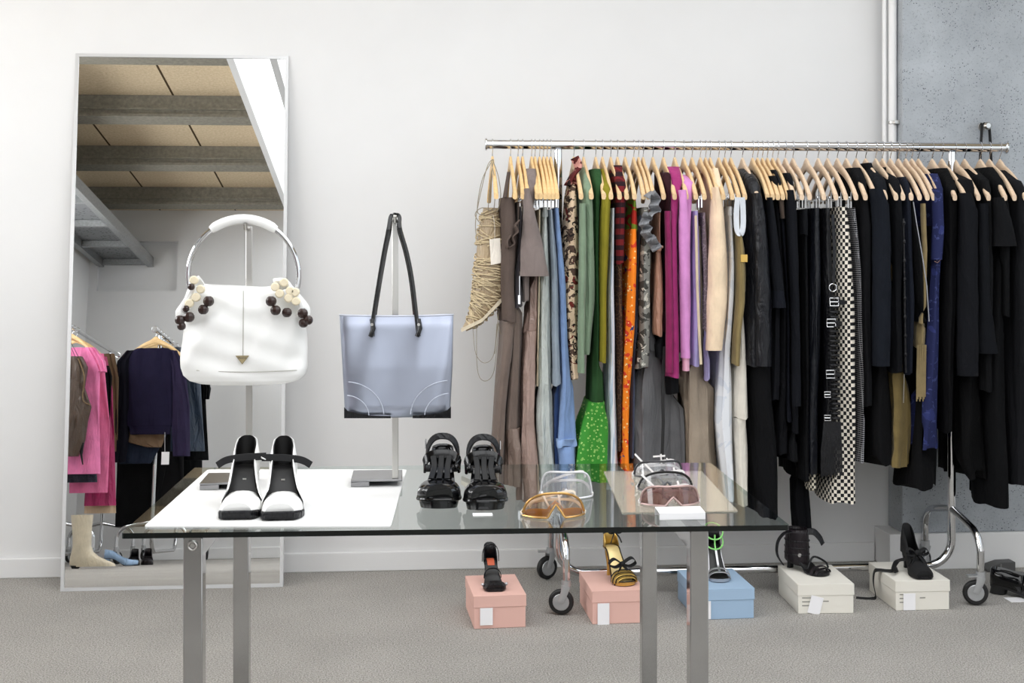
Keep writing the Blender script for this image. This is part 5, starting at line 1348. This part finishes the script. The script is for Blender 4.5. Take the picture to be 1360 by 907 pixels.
for k in range(150):
    i0 = rnd.uniform(0, 7.2); pts = []; a0 = rnd.uniform(0, 6.28); da = rnd.choice((-1, 1)) * rnd.uniform(1.6, 3.4); di = rnd.uniform(-.9, .9)
    for j in range(12):
        t_ = j / 11; f = max(0, min(7.99, i0 + di * t_)); i = int(f); fr = f - i
        a = a0 + da * t_; wob = 1.10 + .12 * rnd.random() * sin(t_ * pi)
        c = cs[i][0].lerp(cs[i + 1][0], fr); w = lerp(cs[i][1], cs[i + 1][1], fr); d = lerp(cs[i][2], cs[i + 1][2], fr)
        tng = (cs[i + 1][0] - cs[i][0]).normalized(); sd = Vector((tng.z, 0, -tng.x)).normalized()
        pts.append(c + sd * (w * wob * cos(a)) + Vector((0, 1, 0)) * (d * wob * sin(a)))
    m.tube(spline(pts, 2), .0022, 5)
m.build('laces', fabric('beige_cord', (204, 186, 152)), T, True)['kind'] = 'stuff'
MB().loft([[q(x, y, dy) for x, y in ((613, 441), (640, 428), (664, 404), (668, 399), (665, 396), (640, 423), (612, 436))] for dy in (-.036, .036)]).build('sole', fabric('pale_sole', (208, 196, 172)), T, True)
MB().tube([q(672, 372), q(667, 386), q(664, 402)], [.017, .015, .012], 12).build('heel', fabric('brown_heel', (112, 84, 62), kind='leather'), T, True)
lc = fabric('grey_beige_cord', (150, 140, 122))
for pts in (((648, 280), (652, 240), (655, 214), (654, 212)), ((656, 280), (658, 245), (653, 216), (656, 213)), ((644, 285), (634, 280), (640, 240), (652, 216)), ((660, 282), (665, 262), (662, 235), (655, 214)), ((640, 300), (631, 285), (640, 276), (652, 280)), ((634, 320), (632, 290), (646, 225), (654, 212))):
    MB().tube(spline([q(x, y, -.03) for x, y in pts], 6), .0016, 5).build('loose_lace', lc, T, True)
for pts in (((628, 436), (632, 470), (644, 482), (656, 470), (660, 430)), ((633, 432), (634, 490), (643, 506), (655, 496), (660, 460), (662, 420)), ((660, 415), (664, 440), (672, 470), (668, 482), (660, 486)), ((663, 410), (660, 440), (657, 470))):
    MB().tube(spline([q(x, y, -.02) for x, y in pts], 6), .0012, 5).build('loose_lace', lc, T, True)
MB().loft([[q(x, y, dy) for x, y in ((650, 318), (664, 316), (666, 349), (652, 352))] for dy in (-.048, -.047)]).build('swing_tag', fabric('cream_paper', (236, 228, 216)), T, True, smooth=0)
MB().tube([q(657, 318, -.048), q(657, 300, -.046), q(655, 285, -.035)], .0007, 5).build('tag_string', fabric('cream_paper', (0, 0, 0)), T, True)
# ================================================================ the left side of the shop, seen in the mirror
MN = Vector((0, -cos(LEAN), sin(LEAN))); MP = Vector((0, 4.973, 0))
def ry(px, py, Y):
    """world point at depth Y that the mirror shows at this place"""
    r = ray(px, py); c = Vector((0, 0, CAMH)); t = (MP - c).dot(MN) / r.dot(MN); h = c + r * t; d = r - MN * (2 * r.dot(MN))
    return h + d * ((Y - h.y) / d.y)
XA, XB_ = -2.44, -1.87
make_rack('second chrome clothes rail along the left wall holding pink dresses, seen in the mirror', -.55, .78, R(90), (XA, 0, 0))
make_rack('third chrome clothes rail holding a navy sweater and black clothes, seen in the mirror', -.62, .362, R(90), (XB_, 0, 0))
def flat_garment(name, label, cat, X, Y, parts, tint='honey', short=None, hang=True, extra=None):
    if hang: hanger(0, 'wooden hanger holding the ' + (short or label), tint, False, 0, (X, Y, RZ), .2, R(90))
    zmin = 9; bl = []
    for pn, mt, dy, th, pts in parts:
        P = []
        for y, a, b in pts:
            u, v = ry(a, y, Y + dy), ry(b, y, Y + dy); P.append((u.z, u.x, v.x, th))
        rings = []
        for z, xl, xr, d in dense(P):
            cx, hx = (xl + xr) / 2, max(.004, (xr - xl) / 2)
            r_ = squircle(cx, Y + dy, hx, d, z, 40, .7)
            for v in r_: u = (v.x - cx) / hx; v.y += .006 * sin(u * 8 + z * 5 + dy * 90) + .004 * sin(u * 15 + z * 11)
            rings.append(r_)
        zmin = min(zmin, P[-1][0]); bl.append((pn, MB().loft(rings), mt))
    T = thing(name, label, cat, (X, Y, zmin))
    for pn, mb, mt in bl: mb.build(pn, mt, T, True, smooth=60)
    if extra: extra(T)
    return T
pk = fabric('pink_crepe', (232, 128, 176)); pk2 = fabric('pale_pink_crepe', (226, 116, 160)); mg = fabric('magenta_satin', (170, 34, 96), kind='satin')
flat_garment('dress', 'bright pink dress with cap sleeve at the left edge of the mirror', 'dress', XA, .96,
  [('body', pk, 0, .022, [(462, 84, 122), (480, 80, 134), (500, 82, 133), (560, 78, 132), (630, 76, 133)]), ('cap_sleeve', pk, .004, .03, [(462, 116, 127), (480, 124, 140), (494, 130, 142)])], short='bright pink dress')
flat_garment('skirt', 'dark sequinned skirt showing below the bright pink dress', 'skirt', XA, .885, [('body', spots('sequins', (34, 36, 50), [(120, .2, (90, 96, 116), 'dot')], .4), 0, .018, [(560, 84, 124), (641, 84, 129)])], short='dark sequinned skirt')
flat_garment('dress', 'paler pink dress behind the bright pink one in the mirror', 'dress', XA, .81, [('body', pk2, 0, .018, [(470, 96, 138), (500, 96, 140), (560, 94, 146), (655, 92, 143)])], short='paler pink dress')
flat_garment('blouse', 'black blouse with a ruffled sleeve between pink dress and navy sweater', 'blouse', XA, .74, [('sleeve', blk(), .0, .02, [(486, 130, 145), (500, 132, 149), (540, 134, 147), (572, 134, 145)])], short='black ruffled blouse')
flat_garment('dress', 'magenta satin dress with beige underskirt low in the mirror', 'dress', XA, .66, [('body', mg, 0, .02, [(474, 118, 142), (520, 118, 150), (600, 116, 152), (672, 112, 154)]), ('underskirt', fabric('beige_lining', (214, 190, 160)), -.045, .014, [(600, 116, 152), (682, 112, 154)])], short='magenta satin dress')
flat_garment('coat', 'brown garment at the back of the mirrored pink rail', 'coat', XA, .54, [('body', fabric('brown_wool', (104, 82, 60)), 0, .02, [(470, 134, 152), (500, 130, 158), (600, 130, 156)])], short='brown garment')
def bheel(T):
    a = ry(100, 474, 1.05); MB().tube([a, Vector((XA, 1.0, RZ - .02)), Vector((XA, .99, RZ + .019)), Vector((XA, .98, RZ - .02)), a + Vector((.02, -.01, 0))], .002, 6).build('hanging_cord', M['black_ribbon'], T, True)
    MB().tube([ry(109, 588, 1.05), ry(108, 604, 1.05), ry(110, 617, 1.05)], [.016, .008, .004], 10).build('heel', M['black_leather'], T, True)
    MB().tube(spline([ry(104, 476, 1.09), ry(112, 500, 1.09), ry(110, 530, 1.09), ry(120, 538, 1.09)], 5), .004, 6).build('piping', fabric('brown_piping', (120, 98, 70)), T, True)
flat_garment('boot', 'brown leather boot hung in front of the bright pink dress', 'boot', XA, 1.05, [('upper', fabric('brown_boot_leather', (74, 58, 46), kind='leather'), 0, .035, [(474, 86, 110), (488, 84, 117), (515, 84, 113), (530, 84, 118), (541, 84, 122), (560, 84, 117), (585, 84, 113), (606, 84, 104)])], hang=False, extra=bheel)
nav = fabric('navy_sweat', (32, 29, 50), kind='knit')
def swtag(T): 
    a = ry(214, 617, .58); b = ry(225, 600, .58); MB().box((a.x, .578, a.z), (b.x, .580, b.z)).build('swing_tag', M['white_card'], T, True, smooth=0)
    MB().tube([ry(219, 600, .579), ry(219, 574, .576)], .0012, 5).build('tag_string', M['white_card'], T, True)
flat_garment('sweater', 'dark navy sweatshirt facing the mirror on the third rail', 'sweater', XB_, .52,
  [('body', nav, 0, .035, [(463, 182, 224), (468, 172, 232), (490, 170, 231), (566, 169, 228)]), ('hem_rib', nav, 0, .030, [(566, 171, 227), (577, 173, 226)]),
   ('sleeve', fabric('black_navy_knit', (20, 20, 28), kind='knit'), -.01, .035, [(466, 168, 184), (480, 156, 176), (520, 149, 173), (580, 145, 171), (614, 146, 166)]),
   ('sleeve', fabric('purple_navy_knit', (44, 38, 62), kind='knit'), -.012, .035, [(466, 222, 236), (490, 226, 246), (540, 227, 252), (606, 230, 252)])], short='dark navy sweatshirt', extra=swtag)
flat_garment('jacket', 'dark denim jacket with a beige fur hem below the navy sweatshirt', 'jacket', XB_, .42,
  [('body', fabric('dark_denim_mirror', (34, 42, 58)), 0, .025, [(470, 172, 228), (560, 160, 232), (616, 158, 200)]), ('fur_hem', fabric('beige_fur', (140, 116, 92), kind='knit'), .035, .018, [(570, 165, 217), (580, 164, 218), (588, 172, 217), (594, 196, 214)])], short='fur-hemmed dark jacket')
flat_garment('trousers', 'long black trousers filling the mirror below the navy sweatshirt', 'trousers', XB_, .30, [('leg', blk((12, 12, 15)), 0, .025, [(470, 176, 230), (600, 156, 226), (700, 153, 202)]), ('leg', blk((13, 13, 16)), -.03, .02, [(600, 200, 244), (690, 206, 244)])], short='long black trousers')
flat_garment('jacket', 'shiny blue-black leather jacket to the right of the navy sweatshirt', 'jacket', XB_, .22, [('body', fabric('blue_black_leather', (48, 62, 80), kind='leather'), 0, .025, [(462, 190, 246), (500, 190, 266), (600, 190, 272)])], short='shiny blue-black jacket')
flat_garment('coat', 'black coat with ruffled cuff furthest right on the third rail', 'coat', XB_, .10, [('body', blk((16, 17, 20)), 0, .025, [(464, 196, 252), (500, 196, 272), (612, 196, 277)]), ('ruffled_cuff', blk((18, 18, 22)), .02, .02, [(505, 268, 277), (516, 270, 280), (530, 270, 278)])], short='ruffled black coat')
flat_garment('coat', 'plain black coat at the back of the third rail', 'coat', XB_, -.10, [('body', blk((20, 22, 26)), 0, .025, [(466, 200, 250), (500, 196, 270), (640, 196, 268)])], short='plain black mirrored coat')
flat_garment('dress', 'black long dress at the far end of the third rail', 'dress', XB_, -.3, [('body', blk((13, 13, 15)), 0, .025, [(470, 196, 250), (500, 190, 264), (690, 170, 262)])], short='black long mirrored dress')

# ivory boot
a, b = ry(92, 752, 1.4), ry(154, 752, 1.4)
T = thing('ankle_boot', 'ivory pointed boot standing on the carpet, seen low in the mirror', 'boot', ((a.x + b.x) / 2, 1.4, 0))
iv = fabric('ivory_leather', (216, 204, 180), kind='leather'); w = b.x - a.x; X = lambda u: a.x + w * u
rings = [[Vector((X(u0) + (X(u1) - X(u0)) * (.5 + .5 * math.copysign(abs(cos(t_)) ** .8, cos(t_))), 1.4 + d * sin(t_), z)) for t_ in [2 * pi * k / 24 for k in range(24)]] for z, u0, u1, d in
  ((.012, .02, 1.0, .036), (.03, .0, .96, .040), (.05, .0, .80, .042), (.075, .01, .62, .042), (.105, .03, .50, .042), (.14, .05, .45, .043), (.2, .04, .44, .046), (.27, .01, .44, .050), (.34, -.02, .46, .052))]
MB().loft(rings).build('upper', iv, T, True)
MB().loft([[Vector((X(u0) + (X(u1) - X(u0)) * (.5 + .5 * cos(t_)), 1.4 + .03 * sin(t_), z)) for t_ in [2 * pi * k / 16 for k in range(16)]] for z, u0, u1 in ((.0005, .06, .2), (.02, .02, .26))]).build('heel', M['black_leather'], T, True)
# shoes under the rails
for px, py, Yv, lab, mt in ((161, 748, .85, 'pale blue shoe beside the ivory boot in the mirror', fabric('pale_blue_suede', (150, 176, 206))), (178, 747, .75, 'black shoe under the third rail, nearest the pale blue shoe', M['black_leather']), (196, 746, .62, 'brown-black shoe under the third rail, second from the pale blue one', cro), (262, 741, -.2, 'black shoe at the far end under the third rail', M['patent'])):
    p = ry(px, py, Yv); T = thing('court_shoe', lab, 'shoe', (p.x, Yv, 0), R(170 if px != 161 else 90))
    l = Last(.23, .04, .05, .008, 'round', .003, .004)
    sole_mb(l, .007, True).build('sole', M['black_leather'], T); heel_mb(l, .007, .8, .6, .8).build('heel', mt, T); vamp_mb(l, .01, .34, .026, .042, 1.04).build('vamp', mt, T, solid=.002)
    quarter_mb(l, .33, [(.33, .040), (.6, .036), (1, .055)]).build('quarter', mt, T, solid=.002)

# galvanised platform under the ceiling
xr, xl, y0, y1, z0 = -2.235, XL + .002, YO - .055, 2.9, 2.50
T = thing('steel_platform', 'galvanised steel walkway under the ceiling, seen high in the mirror', 'walkway', ((xr + xl) / 2, y0, z0))
gv = plain('galvanised_steel', (150, 152, 152), .45, .55, vary=.06)
t = NT('perforated_sheet'); t.set(.5, .5); v = t.coord((1, 1, 1)); d = t.voro(v, 34).outputs['Distance']
t.l(t.mix(t.math('LESS_THAN', d, .28), lin((132, 134, 136)), lin((70, 72, 74))), t.b.inputs['Base Color']); M['perf'] = t.m
for x in (xr - .02, -2.68): MB().box((x, y0, z0), (x + .02, y1, z0 + .085)).box((x - .03, y0, z0), (x, y1, z0 + .006)).build('side_rail', gv, T, True)
y = y0 + .02
while y < y1:
    MB().box((-2.66, y, z0 + .012), (xr - .02, y + .045, z0 + .06)).build('cross_bar', gv, T, True); y += .72
MB().box((-2.66, y0, z0 + .062), (xr - .02, y1, z0 + .068)).build('deck_sheet', M['perf'], T, True)
for y in (.1, 1.3, 2.5): MB().box((xl, y, z0 + .01), (-2.68, y + .05, z0 + .05)).build('wall_bracket', gv, T, True)
p = ry(103, 338, YO)
T = thing('pipe_valve', 'small pipe valve with an orange lever on the wall recess, high in the mirror', 'valve', (p.x, YO, p.z))
MB().tube([(p.x, YO - .06, p.z + .05), (p.x, YO + .04, p.z + .05), (p.x, YO + .05, p.z - .06)], .014, 10).build('pipe', M['satin_steel'], T, True)
MB().box((p.x - .05, YO + .055, p.z + .005), (p.x + .05, YO + .065, p.z + .03)).build('lever', plain('orange_plastic', (226, 96, 44), .4), T, True, bevel=.003, label='orange lever')

# ================================================================ light and view
wd = bpy.data.worlds.new('world'); SC.world = wd; wd.use_nodes = True
bg = wd.node_tree.nodes['Background']; bg.inputs[0].default_value = (.80, .88, 1, 1); bg.inputs[1].default_value = .3
def area(name, loc, rot, sx, sy, pw, col):
    d = bpy.data.lights.new(name, 'AREA'); d.shape = 'RECTANGLE'; d.size = sx; d.size_y = sy; d.energy = pw; d.color = col
    o = bpy.data.objects.new(name, d); COL.objects.link(o); o.location = loc; o.rotation_euler = rot; return o
SC.view_settings.view_transform = 'Standard'; SC.view_settings.look = 'None'; SC.view_settings.gamma = 1
SC.view_settings.use_curve_mapping = False; SC.view_settings.exposure = EXPO
SC.cycles.max_bounces = 10; SC.cycles.transparent_max_bounces = 24; SC.cycles.glossy_bounces = 6; SC.cycles.diffuse_bounces = 5
SC.cycles.sample_clamp_indirect = 6; SC.cycles.caustics_reflective = False; SC.cycles.caustics_refractive = False
